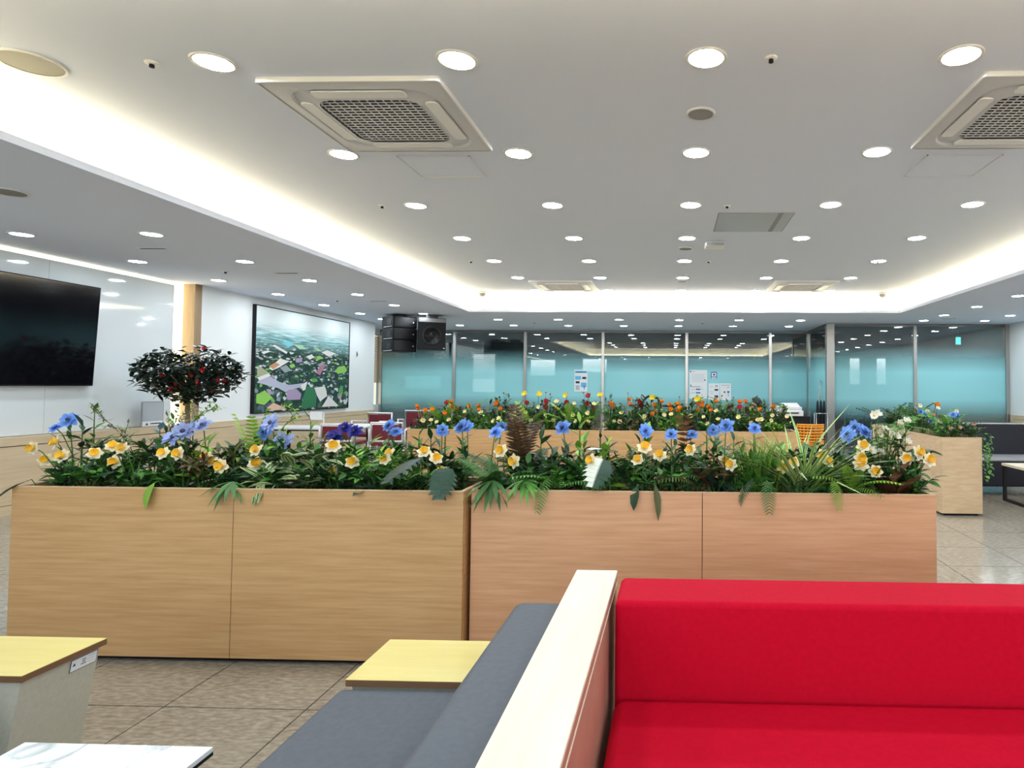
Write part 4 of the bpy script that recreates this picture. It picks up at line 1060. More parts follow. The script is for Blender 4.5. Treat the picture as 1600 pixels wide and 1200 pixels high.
def grass(x, y, n, h, mt, label, group=None, z=ZSOIL, spread=.6, wd=.006):
    t = thing('grass_tuft', label, 'plant', (x, y, z), 0, group)
    m = MB()
    for k in range(n):
        m.leaf(aim((U(-.03, .03), U(-.03, .03), 0), U(0, 6.28), 1.5 - abs(random.gauss(0, spread * .6))), h * U(.6, 1.1), wd, BLADE, U(.05, .4), .1)
    o_ = m.build('blades', mt, t, True); o_['kind'] = 'stuff'
    return t
def spider(x, y, n, L, mt, label, z=ZSOIL):
    t = thing('spider_plant', label, 'plant', (x, y, z))
    mes = [leaf_me(BLADE, .036, d, mt, 'blade') for d in (.3, .55, .85)]
    for k in range(n):
        put_leaf(t, random.choice(mes), (U(-.03, .03), U(-.03, .03), 0), U(0, 6.28), U(.8, 1.45), L * U(.6, 1.1), 0, 'blade')
    return t
def spray(x, y, lean, h, label, mt='lf_sage', z=ZSOIL, stem='twig', nb=12, L=.026, group=None):
    t = thing('feathery_spray', label, 'plant', (x, y, z), 0, group)
    s_ = MB(); f_ = MB()
    def pt(f): return Vector((lean[0] * f * f, lean[1] * f * f, h * (f - .12 * f * f * f)))
    s_.tube([pt(k / 8) for k in range(9)], [.003 * (1 - .07 * k) for k in range(9)], 4)
    for k in range(nb):
        f = .35 + .65 * k / (nb - 1); p = pt(f)
        d = Vector((math.copysign(1, lean[0]) * U(-.1, 1), U(-.6, .6), U(-.1, .9))).normalized() * U(.07, .13)
        s_.tube([p, p + d * .5 + Vector((0, 0, .006)), p + d], .0012, 3)
        for j in range(11):
            f_.leaf(aim(p + d * (j / 10), U(0, 6.28), U(-.6, 1)), L * U(.7, 1.3), L * .4, LANCE, .1, .1)
    s_.build('stem', stem, t); o_ = f_.build('leaflets', mt, t); o_['kind'] = 'stuff'
    return t
def monstera(x, y, p, az, el, L, mt, label, z=ZSOIL, roll=0.0):
    t = thing('monstera', label, 'plant', (x, y, z))
    m = MB(); nl = 7
    def mid(u): return Vector((u, 0, -.18 * u * u))
    for s in (-1, 1):
        for k in range(nl):
            u0, u1 = k / nl, (k + 1.0) / nl
            wdt = .44 * math.sin(pi * (.14 + .80 * (k + .5) / nl)) ** .7
            a, b_ = mid(u0), mid(u1)
            tip = Vector((min((u0 + u1) / 2 + .07, 1.02), s * wdt, -.18 * u1 * u1 - .07))
            q0 = Vector((u0 + .045, s * wdt * .72, a.z + .02)); q1 = Vector((u1 + .035, s * wdt * .80, b_.z + .015))
            o_ = len(m.v); m.v += [tuple(v) for v in (a, q0, tip, q1, b_)]
            f = [o_, o_ + 1, o_ + 2, o_ + 3, o_ + 4]
            m.uv[len(m.f)] = [(u0, .5), (u0, .5 + s * .25), (u1, .5 + s * .5), (u1, .5 + s * .3), (u1, .5)]
            m.f.append(f if s > 0 else f[::-1]); m.mi.append(0)
            if s < 0: m.uv[len(m.f) - 1] = m.uv[len(m.f) - 1][::-1]
    link('leaf', m.mesh('leaf', mt), t, aim(p, az, el, roll) @ Matrix.Diagonal((L, L, L, 1)))
    MB().tube([(0, 0, 0), (p[0] * .4, p[1] * .4, p[2] * .8), p], .004, 5).build('stem', 'stem', t)
    return t

# ---- flowers
def facing(n, p):
    n = Vector(n).normalized()
    return Matrix.Translation(p) @ n.to_track_quat('Z', 'Y').to_matrix().to_4x4()
_petal = {}
def petal_me(L, W, cup, mt):
    k = (L, W, cup, mt)
    if k not in _petal: _petal[k] = MB().leaf(Matrix.Identity(4), L, W, OVAL, -cup, .12).mesh('petal', mt, True)
    return _petal[k]
trumpet_me = MB().lathe([(.0055, .0), (.011, .006), (.0145, .016), (.019, .024), (.0175, .0225), (.012, .012), (.0001, .004)], 14).mesh('trumpet', 'p_trumpet', True)
def stemmed(name, label, cat, head, group, stem_r=.003, soil=ZSOIL, y_base=None, stem_m='stem', sx=.3, clampx=None):
    hx, hy, hz = head
    bx = hx + U(-.03, .03); by = y_base if y_base is not None else hy + .04
    if clampx: bx = max(clampx[0], min(clampx[1], bx))
    t = thing(name, label, cat, (bx, by, soil), 0, group)
    top = Vector((hx - bx, hy - by, hz - soil))
    MB().tube([(0, 0, 0), (top.x * .2, top.y * .2, top.z * .55), (top.x * .7, top.y * .7, top.z * .9), top], [stem_r, stem_r, stem_r * .9, stem_r * .8], 5).build('stem', stem_m, t)
    return t, top
MARKS = [(-2.75, 'beside the lone pair of blue daisies'), (-2.5, 'by the feathery sprays'), (-2.2, 'by the brown croton'), (-1.95, 'by the fan palm leaf'), (-1.6, 'by the cream striped leaves'), (-1.3, 'by the small leaved bright bush'), (-1.05, 'by the dark monstera leaf'), (-.75, 'by the tall brown fern'), (-.3, 'by the half white monstera leaf'), (0.0, 'by the dark green middle fern'), (.25, 'beside the dense grass tuft'), (.62, 'by the spider plant'), (.88, 'by the blue grey leaves'), (1.1, 'by the green lily leaves')]
def near(x): return min(MARKS, key=lambda m_: abs(m_[0] - x))[1]
def daffodil(h):
    n = (U(-.8, .8), -1, U(.0, 1.1))
    t, top = stemmed('daffodil', 'cream daffodil with a golden trumpet ' + near(h[0]), 'flower', h, 'daffodils in the nearer planters', y_base=h[1] + .05, clampx=(-2.84, 1.09) if not -.93 < h[0] < -.82 else (h[0], h[0]))
    F = facing(n, top); a0 = U(0, 1); S = U(.92, 1.12)
    for k in range(6):
        link('petal', petal_me(.034, .028, .25, 'p_cream'), t, F @ Matrix.Rotation(a0 + k * pi / 3, 4, 'Z') @ Matrix.Rotation(U(-.1, .25), 4, 'Y') @ Matrix.Diagonal((S, S, S, 1)))
    link('trumpet', trumpet_me, t, F @ Matrix.Diagonal((S, S, S, 1)))
    me = leaf_me(BLADE, .075, .15, 'lf_mid')
    for k in range(2): put_leaf(t, me, (U(-.01, .01), 0, 0), U(0, 6.28), U(1.1, 1.4), top.z * U(.75, 1.0))
def _daisy(mt, R_, n, rings, W):
    m = MB()
    for r_ in range(rings):
        for k in range(n):
            m.leaf(Matrix.Rotation(2 * pi * (k + .5 * r_) / n + U(-.2, .2), 4, 'Z') @ Matrix.Translation((.004, 0, .003 * r_)) @ Matrix.Rotation(-.12 - .4 * r_ + U(-.3, .3), 4, 'Y'), R_ * (1 - .25 * r_) * U(.75, 1.12), W, OVAL, .1, .1)
    return m.mesh('petals', mt, True)
daisies = {'p_blue': [_daisy('p_blue', .036, 9, 3, .026) for _ in range(3)], 'p_lilac': [_daisy('p_lilac', .044, 13, 2, .017) for _ in range(3)], 'p_indigo': [_daisy('p_indigo', .038, 8, 3, .022) for _ in range(2)]}
center_me = MB().lathe([(.009, 0), (.008, .006), (.0001, .009)], 10).mesh('flower_center', 'f_center', True)
center_y = MB().lathe([(.009, 0), (.008, .006), (.0001, .009)], 10).mesh('flower_center', 'f_yellow', True)
def blue_flower(h, kind, S=1.0, label=None, group=None, **kw):
    lb = {'p_blue': 'sky blue ruffled flower ', 'p_lilac': 'lilac blue daisy with narrow petals ', 'p_indigo': 'deep indigo flower '}[kind] + near(h[0])
    t, top = stemmed('blue_flower', label or lb, 'flower', h, group or {'p_blue': 'sky blue flowers', 'p_lilac': 'lilac daisies', 'p_indigo': 'indigo flowers'}[kind], .0028, clampx=(-2.84, 1.09), **kw)
    F = facing((U(-.6, .6), -1, U(.3, 1.2)), top) @ Matrix.Diagonal((S, S, S, 1))
    link('petals', random.choice(daisies[kind]), t, F); link('flower_center', center_me, t, F @ Matrix.Translation((0, 0, .006)))
    me = leaf_me(LANCE, .30, .2, 'lf_mid')
    for k in range(3): put_leaf(t, me, top * U(.45, .85), U(0, 6.28), U(.4, 1), .065)
def _cup(mt, R_, n, W, cup, open_):
    m = MB()
    for k in range(n): m.leaf(Matrix.Rotation(2 * pi * k / n, 4, 'Z') @ Matrix.Rotation(-open_ + U(-.12, .12), 4, 'Y'), R_ * U(.9, 1.1), W, OVAL, -cup, .15)
    return m.mesh('petals', mt, True)
heads = {'orange': [_cup('p_orange', .042, 6, .040, .35, .75) for _ in range(3)], 'red': [_cup('p_red', .042, 7, .036, .3, .55) for _ in range(3)],
         'cream': [_cup('p_pale', .030, 6, .024, .25, .6) for _ in range(4)], 'pink': [_cup('p_coral', .020, 5, .02, .5, 1.1) for _ in range(2)],
         'yellow': [_cup('p_yellow', .045, 7, .034, .3, .5) for _ in range(2)], 'rpink': [_cup('p_pink', .034, 7, .028, .4, .7) for _ in range(2)],
         'white': [_cup('p_white', .034, 6, .026, .25, .5) for _ in range(3)]}
def small_flower(kind, h, label, group, name='flower', S=1.0, up=.5, **kw):
    t, top = stemmed(name, label, 'flower', h, group, **kw)
    link('petals', random.choice(heads[kind]), t, facing((U(-.5, .5), -1, up + U(-.2, .5)), top) @ Matrix.Diagonal((S, S, S, 1)))
    link('flower_center', center_me if kind in ('orange', 'red') else center_y, t, facing((0, -1, up), top) @ Matrix.Translation((0, 0, .003)) @ Matrix.Diagonal((.8 * S, .8 * S, .8 * S, 1)))
    return t

DAFF=[(-2.92,2.77,0.90),(-2.90,2.81,0.84),(-2.79,2.78,0.86),(-2.85,2.81,0.92),(-2.67,2.81,0.87),(-2.53,2.75,0.91),(-2.47,2.74,0.90),(-2.60,2.84,0.83),(-2.31,2.77,0.88),(-2.24,2.77,0.88),(-2.18,2.86,0.85),(-2.06,2.80,0.82),(-2.13,2.84,0.83),(-1.90,2.80,0.83),(-1.91,2.82,0.89),(-1.52,2.76,0.92),(-1.46,2.82,0.84),(-1.57,2.84,0.80),(-1.30,2.80,0.86),(-1.29,2.83,0.88),(-1.13,2.82,0.89),(-1.05,2.75,0.87),(-1.05,2.83,0.80),(-0.77,2.81,0.90),(-0.70,2.78,0.86),(-0.35,2.74,0.87),(-0.33,2.84,0.85),(-0.12,2.80,0.92),(-0.15,2.83,0.86),(-0.05,2.85,0.88),(0.09,2.83,0.91),(0.24,2.85,0.86),(0.27,2.79,0.85),(0.51,2.84,0.84),(0.55,2.79,0.86),(0.69,2.85,0.89),(0.71,2.85,0.86),(0.83,2.75,0.86),(0.83,2.76,0.89),(0.90,2.77,0.83),(1.07,2.86,0.88),(1.14,2.79,0.88),(1.10,2.81,0.91),(0.85,2.78,0.94)]
for h in DAFF: daffodil(h)
for h in [(-2.95,2.90,0.98),(-2.87,2.88,1.02),(-1.98,2.97,0.96),(-1.36,2.96,1.00),(-1.33,2.97,0.97),(-1.10,2.96,0.98),(-0.99,2.91,1.00),(-0.97,2.93,1.00),(-0.81,2.85,0.98),(-0.81,2.95,1.00),(-0.51,2.91,1.00),(-0.12,2.87,0.99),(-0.00,2.83,0.98),(0.10,2.96,0.97),(0.20,2.98,0.99),(0.25,2.83,1.02),(0.86,2.95,1.01),(0.81,2.89,0.98),(.90,2.92,.99),(0.38,2.84,1.01)]:
    blue_flower(h, 'p_blue', U(.85, 1.15), y_base=max(2.78, h[1]))
for h in [(-2.31,2.88,0.97),(-2.38,2.91,0.94),(-2.24,2.91,1.00),(-2.33,2.96,0.98),(-1.92,2.93,1.01),(-1.88,2.96,0.92)]: blue_flower(h, 'p_lilac', U(1.0, 1.25))
for h in [(-1.64,2.98,0.95),(-1.56,2.93,0.99),(-1.47,2.85,0.98),(-1.60,2.93,.94)]: blue_flower(h, 'p_indigo', 1.0)

# ---- greenery of the two nearer planters
G1 = 'dark leafy sprigs in the nearer planters'
lbl = 'dark glossy upright leafy sprig among the daffodils'
for x, y, h, n, L in ((-2.82,2.90,.30,14,.10),(-2.80,2.80,.17,10,.09),(-2.45,2.95,.27,13,.09),(-2.40,2.86,.2,11,.10),(-2.36,2.97,.24,11,.10),(-2.0,2.95,.22,11,.09),(-1.85,2.92,.2,10,.09),
                      (-1.15,2.95,.25,14,.085),(-1.08,2.88,.22,13,.08),(-1.0,2.95,.22,14,.085),(-.95,2.86,.17,12,.08),(-.62,2.95,.25,12,.11),(-.55,2.88,.2,12,.10),(-.34,2.97,.28,14,.08),(-.29,2.90,.24,12,.08),(-.15,3.0,.24,11,.10),(.02,2.97,.22,10,.10),(.2,2.93,.24,11,.1),(.3,2.99,.25,10,.10)):
    sprig(x, y, h, n, L, random.choice(['lf_dark', 'lf_deep', 'lf_dark', 'lf_mid']), 'dark glossy upright leafy sprig ' + near(x), G1)
G2 = 'bright sprigs in the nearer planters'; lb2 = 'bright green upright leafy sprig among the daffodils'
for x, y, h, n, L in ((-2.83,2.97,.36,9,.08),(-2.45,2.99,.33,10,.07),(-1.10,3.0,.33,9,.07),(-1.2,2.93,.27,9,.07),(-.43,2.92,.34,10,.10),(-.40,2.85,.25,9,.09),(-.12,2.90,.33,7,.12),(-1.75,2.97,.33,8,.09),(.17,2.98,.30,8,.08)):
    sprig(x, y, h, n, L, random.choice(['lf_green', 'lf_green', 'lf_lime']), 'bright green upright leafy sprig ' + near(x), G2, el=(.5, 1.0))
bush(-2.62, 2.92, .22, .16, 260, .028, 'lf_green', 'fine leaved yellow green bush below the feathery sprays', wd=.35, mts=['lf_green', 'lf_sage', 'lf_mid'])
bush(-2.72, 2.83, .17, .12, 150, .035, 'lf_mid', 'low round leaved bush at the end by the lone blue daisy', mts=['lf_mid', 'lf_green'])
spray(-2.55, 2.93, (-.22, .0), .40, 'pale feathery spray arching toward the television')
spray(-2.52, 2.96, (.12, .02), .40, 'pale feathery spray arching toward the camellia tree')
spray(-2.50, 2.98, (.22, .04), .44, 'thin green spray rising before the camellia trunk', 'lf_lime', stem='stem')
sprig(-2.44, 2.9, .29, 12, .06, 'lf_blue', 'blue grey round leaved sprig beside the feathery spray', wd=.6, shape=OVAL)
bush(-2.18, 2.84, .16, .14, 170, .075, 'lf_brown', 'dark brown leaved croton bush below the lilac daisies', wd=.22, shape=LANCE, mts=['lf_brown', 'lf_brown', 'lf_olive'])
t = sprig(-2.21, 2.86, .20, 6, .13, 'lf_lime', 'bright lime feather-veined leaves beside the brown croton', wd=.42, shape=OVAL)
bush(-2.08, 2.98, .27, .07, 60, .05, 'lf_rust', 'rusty narrow leaved tuft behind the lime leaves', wd=.2, shape=LANCE, mts=['lf_rust', 'lf_olive'])
fern(-2.02, 2.97, 4, .36, 'lf_lime', 'lime fern with upright fronds before the white wall', el=(1.1, 1.5), wd=.10, droop=.2)
spray(-1.99, 2.99, (.14, .03), .42, 'curled fern sprig rising before the white wall', 'lf_lime', stem='twig')
bush(-1.97, 2.97, .24, .10, 160, .03, 'lf_lime', 'lime green ball of fine leaves below the curled sprig', mts=['lf_lime', 'lf_green'])
bush(-1.90, 2.90, .18, .12, 120, .05, 'lf_deep', 'dark plum tinged bush between the croton and the striped leaves', mts=['lf_deep', 'lf_dark'], wd=.4)
bush(-1.70, 2.97, .27, .11, 190, .045, 'lf_olive', 'airy olive brown bush behind the striped leaves', wd=.18, shape=LANCE, mts=['lf_olive', 'lf_brown', 'lf_olive'])
t = thing('striped_plant', 'cream striped leaf plant spilling over the planter edge', 'plant', (-1.72, 2.80, ZSOIL))
me = leaf_me(OVAL, .36, .3, 'lf_varieg')
for k in range(44): put_leaf(t, me, (U(-.13, .16), U(-.08, .1), U(.04, .19)), U(0, 6.28), U(-.2, .9), U(.09, .135), U(-.5, .5))
for k in range(5): put_leaf(t, me, (U(-.10, .06), -.12, .07), -pi / 2 + U(-.6, .6), U(-1.0, -.5), U(.07, .10), U(-.4, .4))
bush(-1.38, 2.88, .21, .19, 420, .04, 'lf_green', 'bright green bush of small leaves in the middle of the planter', wd=.3, shape=LANCE, mts=['lf_green', 'lf_lime', 'lf_green', 'lf_mid'], stems=11)
bush(-1.30, 2.96, .26, .10, 120, .04, 'lf_olive', 'olive twiggy bush before the maroon chairs', wd=.25, mts=['lf_olive', 'lf_green'])
t = thing('hosta', 'broad dark hosta leaves lying low at the planter edge', 'plant', (-1.45, 2.80, ZSOIL))
me = leaf_me(OVAL, .42, .3, 'lf_deep')
for k in range(9): put_leaf(t, me, (U(-.1, .25), U(-.06, .02), .03), -pi / 2 + U(-1.3, 1.3), U(-.05, .5), U(.11, .16), U(-.3, .3))
monstera(-1.08, 2.80, (-.04, -.06, .185), -pi / 2 - .5, -.30, .19, 'lf_deep', 'dark monstera leaf leaning over the planter near the joint', roll=.2)
monstera(-1.0, 2.80, (.02, -.12, .15), -pi / 2 + .1, -.70, .15, 'lf_deep', 'dark monstera leaf hanging down at the planter joint')
monstera(-.27, 2.82, (-.03, -.05, .185), -pi / 2 - .2, -.55, .16, 'lf_half', 'white and green monstera leaf hanging toward the planter edge', roll=-.3)
monstera(-.24, 2.98, (-.03, -.03, .20), -pi / 2 - .7, .3, .15, 'lf_half', 'white and green monstera leaf standing behind the daffodil pair')
# palm-like hanging leaves
def palm(x, y, az, L, mt, label, z, el=-.5, n=10):
    t = thing('palm_leaf', label, 'plant', (x, y, z))
    MB().tube([(0, 0, -.02), (.02 * math.cos(az), .02 * math.sin(az), .03)], .003, 5).build('stem', 'stem', t)
    me = leaf_me(LANCE, .15, .3, mt)
    for k in range(n): put_leaf(t, me, (.02 * math.cos(az), .02 * math.sin(az), .03), az + (k / (n - 1) - .5) * 2.4, el + U(-.25, .25), L * (1 - .35 * abs(k / (n - 1) - .5)))
palm(-1.93, 2.70, -pi / 2 + .3, .15, 'lf_mid', 'fan palm leaf hanging over the edge near the striped leaves', .74, -.35)
palm(-.78, 2.75, -pi / 2 - .2, .17, 'lf_mid', 'fan palm leaf hanging over the edge beside the planter joint', .75, -.35, 13)
palm(-.66, 2.76, -pi / 2 + .4, .15, 'lf_green', 'fan palm leaf hanging over the edge under the brown fern', .75, -.2, 11)
def hang_leaf(x, z, L, az, mt, label, wd=.35, el=-1.05, y=2.70):
    t = thing('hanging_leaf', label, 'leaf', (x, y, z))
    put_leaf(t, leaf_me(OVAL, wd, .25, mt), (0, 0, 0), az, el, L); MB().tube([(0, .06, -.05), (0, .02, .005), (0, 0, 0)], .002, 4).build('stem', 'stem', t)
hang_leaf(-2.245, .765, .11, -pi / 2 - .4, 'lf_lime', 'lime leaf hanging over the planter edge under the croton', .5, y=2.65)
hang_leaf(-2.83, .765, .15, -pi / 2 - 1.1, 'lf_dark', 'dark narrow leaf over the planter corner', .25, -.45, 2.66)
hang_leaf(-.145, .765, .10, -pi / 2 - .5, 'lf_dark', 'dark oval leaf hanging over the edge by the half white monstera', .45)
hang_leaf(-.07, .775, .15, -pi / 2 + .5, 'lf_olive', 'long olive leaf hanging over the planter edge', .22, -1.1)
hang_leaf(.31, .765, .08, -pi / 2 - .5, 'lf_olive', 'small dark leaf hanging over the edge beneath the grass', .25)
# ferns
fern(-.72, 2.96, 7, .36, 'lf_brown', 'brown fern standing tall before the far planter', el=(.9, 1.45), wd=.16, droop=.3, pairs=18)
fern(-.80, 2.92, 4, .26, 'lf_olive', 'bronze fern beside the tall brown fern', el=(.6, 1.0), az=(2.0, 4.0), wd=.2)
fern(-.80, 2.82, 8, .22, 'lf_mid', 'dense green fern at the planter joint', el=(.3, 1.0), wd=.2, pairs=20)
fern(-.50, 2.80, 6, .22, 'lf_green', 'light fern with a frond reaching over the planter edge', el=(.2, .9), wd=.14)
fern(.08, 2.98, 3, .34, 'lf_rust', 'thin rusty fern before the far planter', el=(1.2, 1.5), wd=.12, droop=.2, pairs=11)
fern(0.0, 2.85, 9, .24, 'lf_mid', 'dark green fern in the middle of the daffodil planter', el=(.4, 1.2), wd=.15)
fern(.12, 2.86, 6, .24, 'lf_olive', 'olive fern beside the dark green fern', el=(.5, 1.2), wd=.13)
fern(-1.98, 2.84, 7, .17, 'lf_dark', 'small dark fern behind the fan palm leaf', el=(.3, 1.1))
fern(.74, 2.86, 7, .20, 'lf_green', 'green fern below the spider plant', el=(.2, .9), wd=.16)
fern(.80, 2.80, 5, .22, 'lf_lime', 'lime fern with a frond reaching over the edge below the spider plant', el=(.3, 1.0), az=(3.6, 5.8), wd=.14)
fern(.86, 2.99, 4, .46, 'lf_green', 'tall fern leaning toward the glass door', el=(.9, 1.2), az=(-.4, .7), wd=.10)
def hang_frond(x, z, L, mt, label, az=-pi / 2, el=-.75, y=2.72):
    t = thing('hanging_frond', label, 'plant', (x, y, z))
    link('frond', frond_me(mt, 13, .25, .5), t, aim((0, 0, 0), az, el) @ Matrix.Diagonal((L, L, L, 1)))
    MB().tube([(0, .05, -.05), (0, .02, .0), (0, 0, 0)], .002, 4).build('stem', 'stem', t)
hang_frond(.415, .80, .15, 'lf_mid', 'dark fern frond hanging down the planter front under the grass')
hang_frond(.70, .80, .13, 'lf_lime', 'lime fern frond hanging down the planter front under the spider plant', -pi / 2 + .15)
hang_frond(-.53, .80, .16, 'lf_green', 'green fern frond hanging down the planter front', -pi / 2 - .45)
hang_frond(.36, .80, .12, 'lf_dark', 'short dark frond beside the hanging fern', -pi / 2 - .8, -.5)
# grasses
grass(.38, 2.88, 150, .30, 'lf_green', 'dense green grass tuft beside the spider plant', spread=.5)
grass(.46, 2.93, 90, .33, 'lf_lime', 'lighter grass tuft behind the dense one', spread=.5)
spider(.60, 2.88, 90, .45, 'lf_spider', 'spider plant with long white edged arching blades')
grass(.77, 2.95, 70, .28, 'lf_olive', 'dark olive grass tuft between the spider plant and the cream blossoms', spread=.35, wd=.004)
bush(.33, 2.86, .22, .10, 150, .03, 'lf_lime', 'lime bush at the foot of the grass tuft', mts=['lf_lime', 'lf_green'])
# brown croton and lily at the end
bush(.20, 2.82, .14, .10, 60, .10, 'lf_brown', 'brown broad leaved plant beside the grass tuft', wd=.3, shape=LANCE, mts=['lf_brown', 'lf_deep'])
t = thing('croton', 'rust brown croton with upright broad leaves at the planter end', 'plant', (.98, 2.84, ZSOIL))
me1, me2 = leaf_me(LANCE, .34, .25, 'lf_brown'), leaf_me(LANCE, .34, .25, 'lf_rust')
for k in range(20): put_leaf(t, me1 if k % 4 else me2, (U(-.04, .04), U(-.03, .03), U(0, .04)), U(0, 6.28), U(.4, 1.3), U(.12, .19), U(-.4, .4))
t = thing('lily', 'glossy green lily leaves reaching past the planter end', 'plant', (1.04, 2.86, ZSOIL))
me = leaf_me(LANCE, .24, .15, 'lf_green')
for k in range(12): put_leaf(t, me, (0, U(-.04, .04), U(0, .06)), U(-.9, .6), U(.15, 1.2), U(.13, .20), U(-.4, .4))
t = thing('blue_leaf_plant', 'pale blue grey broad leaves behind the daffodils at the planter end', 'plant', (.88, 2.99, ZSOIL))
me = leaf_me(OVAL, .5, .1, 'lf_blue')
for k in range(6): put_leaf(t, me, (0, 0, .12), U(0, 6.28), U(.3, .9), .13, U(-.4, .4))
MB().tube([(0, 0, 0), (0, 0, .14)], .004, 5).build('stem', 'stem', t)
bush(1.0, 2.97, .33, .14, 300, .05, 'lf_green', 'narrow leaved oleander bush at the planter end', wd=.17, shape=LANCE, mts=['lf_green', 'lf_sage', 'lf_dark', 'lf_olive'], stems=10)
for h in [(0.93,2.88,1.07),(0.97,2.96,1.07),(1.09,2.91,1.04),(0.98,2.95,0.98),(1.01,2.90,0.98),(1.03,2.88,0.97),(0.99,2.92,1.00),(1.11,2.96,0.94),(0.91,2.87,0.91),(0.99,2.95,0.89),(0.96,2.97,0.90),(.95,2.93,1.06),(1.06,2.93,1.03)]:
    small_flower('white', h, 'cream oleander blossom at the planter end', 'oleander blossoms', 'oleander_blossom', .8, clampx=(.9, 1.09), stem_r=.002)
GM = 'broad leafy sprigs in the nearer planters'
for x in [-2.72 + .17 * k for k in range(23)]:
    if -.95 < x < -.78 or .40 < x < .75: continue
    sprig(x + U(-.04, .04), U(2.86, 2.93), U(.14, .22), 10, U(.085, .12), random.choice(['lf_mid', 'lf_green', 'lf_dark', 'lf_deep', 'lf_lime', 'lf_olive']), 'short broad leaved sprig filling in ' + near(x), GM, wd=random.choice([.3, .4, .5]), shape=random.choice([LANCE, OVAL]))
GN = 'small ferns in the nearer planters'
for x in (-2.66, -2.34, -1.82, -1.55, -1.22, -.64, -.36, -.2, .28, .52, .92):
    fern(x, U(2.84, 2.9), 6, U(.17, .23), random.choice(['lf_mid', 'lf_green', 'lf_dark']), 'small arching fern ' + near(x), GN, el=(.4, 1.2), wd=.16)
# low undergrowth that hides the soil
GU = 'low dark undergrowth in the nearer planters'
x = -2.80
while x < 1.08:
    if not -.95 < x < -.80:
        bush(x, U(2.78, 2.86) + (.04 if x > -.88 else 0), U(.09, .15), .10, 60, .06, 'lf_dark', 'low leafy undergrowth ' + near(x), GU, wd=.4, mts=['lf_dark', 'lf_green', 'lf_mid'], name='undergrowth', stems=5)
        bush(x + .05, U(2.93, 2.99), U(.17, .26), .10, 85, .065, 'lf_dark', 'low leafy undergrowth ' + near(x), GU, wd=.33, mts=random.choice([['lf_dark', 'lf_deep', 'lf_mid'], ['lf_mid', 'lf_green', 'lf_dark'], ['lf_green', 'lf_lime', 'lf_mid'], ['lf_olive', 'lf_dark', 'lf_mid']]), name='undergrowth', stems=5)
    x += .125

# ---- far planters
ORANGE=[(-2.69,6.50,0.96),(-2.70,6.58,0.93),(-2.62,6.60,0.92),(-2.51,6.46,0.92),(-2.33,6.55,1.01),(-2.30,6.46,0.96),(-2.29,6.57,0.93),(-2.38,6.51,0.88),(-2.16,6.60,0.97),(-2.07,6.62,0.96),(-2.04,6.54,0.93),(-1.88,6.62,1.01),(-1.85,6.50,0.98),(-1.79,6.46,0.94),(-1.22,6.55,0.94),(-0.63,6.46,1.01),(-0.61,6.48,0.97),(-0.45,6.52,1.05),(-0.43,6.55,1.00),(-0.17,6.48,0.99),(-0.20,6.46,0.90),(-0.17,6.60,0.92),(-0.10,6.50,1.03),(-0.01,6.61,0.99),(0.06,6.60,1.00),(-0.01,6.51,0.95),(0.07,6.53,0.93),(0.10,6.55,0.96),(0.28,6.61,1.00),(0.33,6.54,1.02),(0.32,6.52,0.98),(0.40,6.57,0.97),(0.42,6.49,0.94),(0.27,6.50,0.94),(0.47,6.62,1.03),(0.71,6.54,1.03),(0.78,6.54,1.04),(1.05,6.45,0.98),(0.93,6.52,0.95)]
RED=[(-2.41,6.60,0.99),(-1.52,6.50,1.00),(-1.33,6.61,1.01),(-1.34,6.61,0.95),(-1.32,6.51,1.02),(-1.12,6.58,1.01),(-0.90,6.62,1.00),(-0.83,6.56,0.95),(-0.34,6.63,1.02),(-0.31,6.63,0.98),(-0.87,6.50,1.08),(0.71,6.51,0.97),(0.80,6.62,0.94),(0.61,6.67,0.98)]
CREAM=[(-2.60,6.44,0.82),(-2.52,6.46,0.82),(-2.33,6.47,0.82),(-2.15,6.45,0.91),(-1.98,6.45,0.90),(-2.45,6.45,0.80),(-1.85,6.45,0.81),(-1.80,6.47,0.84),(-1.63,6.44,0.90),(-1.63,6.45,0.81),(-1.53,6.48,0.91),(-1.45,6.42,0.82),(-1.38,6.47,0.97),(-1.31,6.48,0.88),(-1.23,6.44,0.83),(-1.20,6.48,0.79),(-1.09,6.44,0.82),(-1.02,6.43,0.89),(-0.99,6.46,0.82),(-1.02,6.48,1.00),(-0.86,6.43,0.91),(-0.86,6.45,0.82),(-0.81,6.45,1.00),(-0.76,6.49,1.00),(-0.69,6.46,0.80),(-0.59,6.49,0.82),(-0.53,6.43,0.82),(-0.51,6.45,0.91),(-0.36,6.47,0.81),(-0.31,6.49,0.80),(-0.29,6.46,0.84),(-0.28,6.44,0.88),(-0.08,6.43,0.90),(0.00,6.46,0.90),(-1.20,6.49,1.02),(0.21,6.43,0.88),(0.08,6.44,0.80),(0.34,6.49,0.87),(0.47,6.47,0.94),(0.49,6.49,0.85),(0.57,6.45,0.84),(0.63,6.43,0.81),(0.70,6.44,0.88),(0.90,6.48,0.85),(0.92,6.44,0.86),(1.03,6.45,0.85),(1.05,6.45,0.90),(1.19,6.45,0.88),(0.82,6.45,0.82),(0.38,6.49,0.80)]
PINK=[(-1.80,6.62,1.11),(-1.77,6.60,1.10),(-0.66,6.69,1.09),(-0.32,6.69,1.10),(-0.47,6.70,1.12),(-1.35,6.64,1.12),(-0.95,6.70,1.12),(-1.31,6.69,1.10),(0.09,6.62,1.08),(0.39,6.67,1.09),(0.54,6.68,1.10),(0.66,6.67,1.08)]
YELLOW=[(-1.57,6.63,1.10),(-1.42,6.61,1.10),(-1.12,6.60,1.09),(-0.76,6.59,1.09),(-0.20,6.64,1.07),(0.27,6.61,1.06),(0.31,6.66,1.05)]
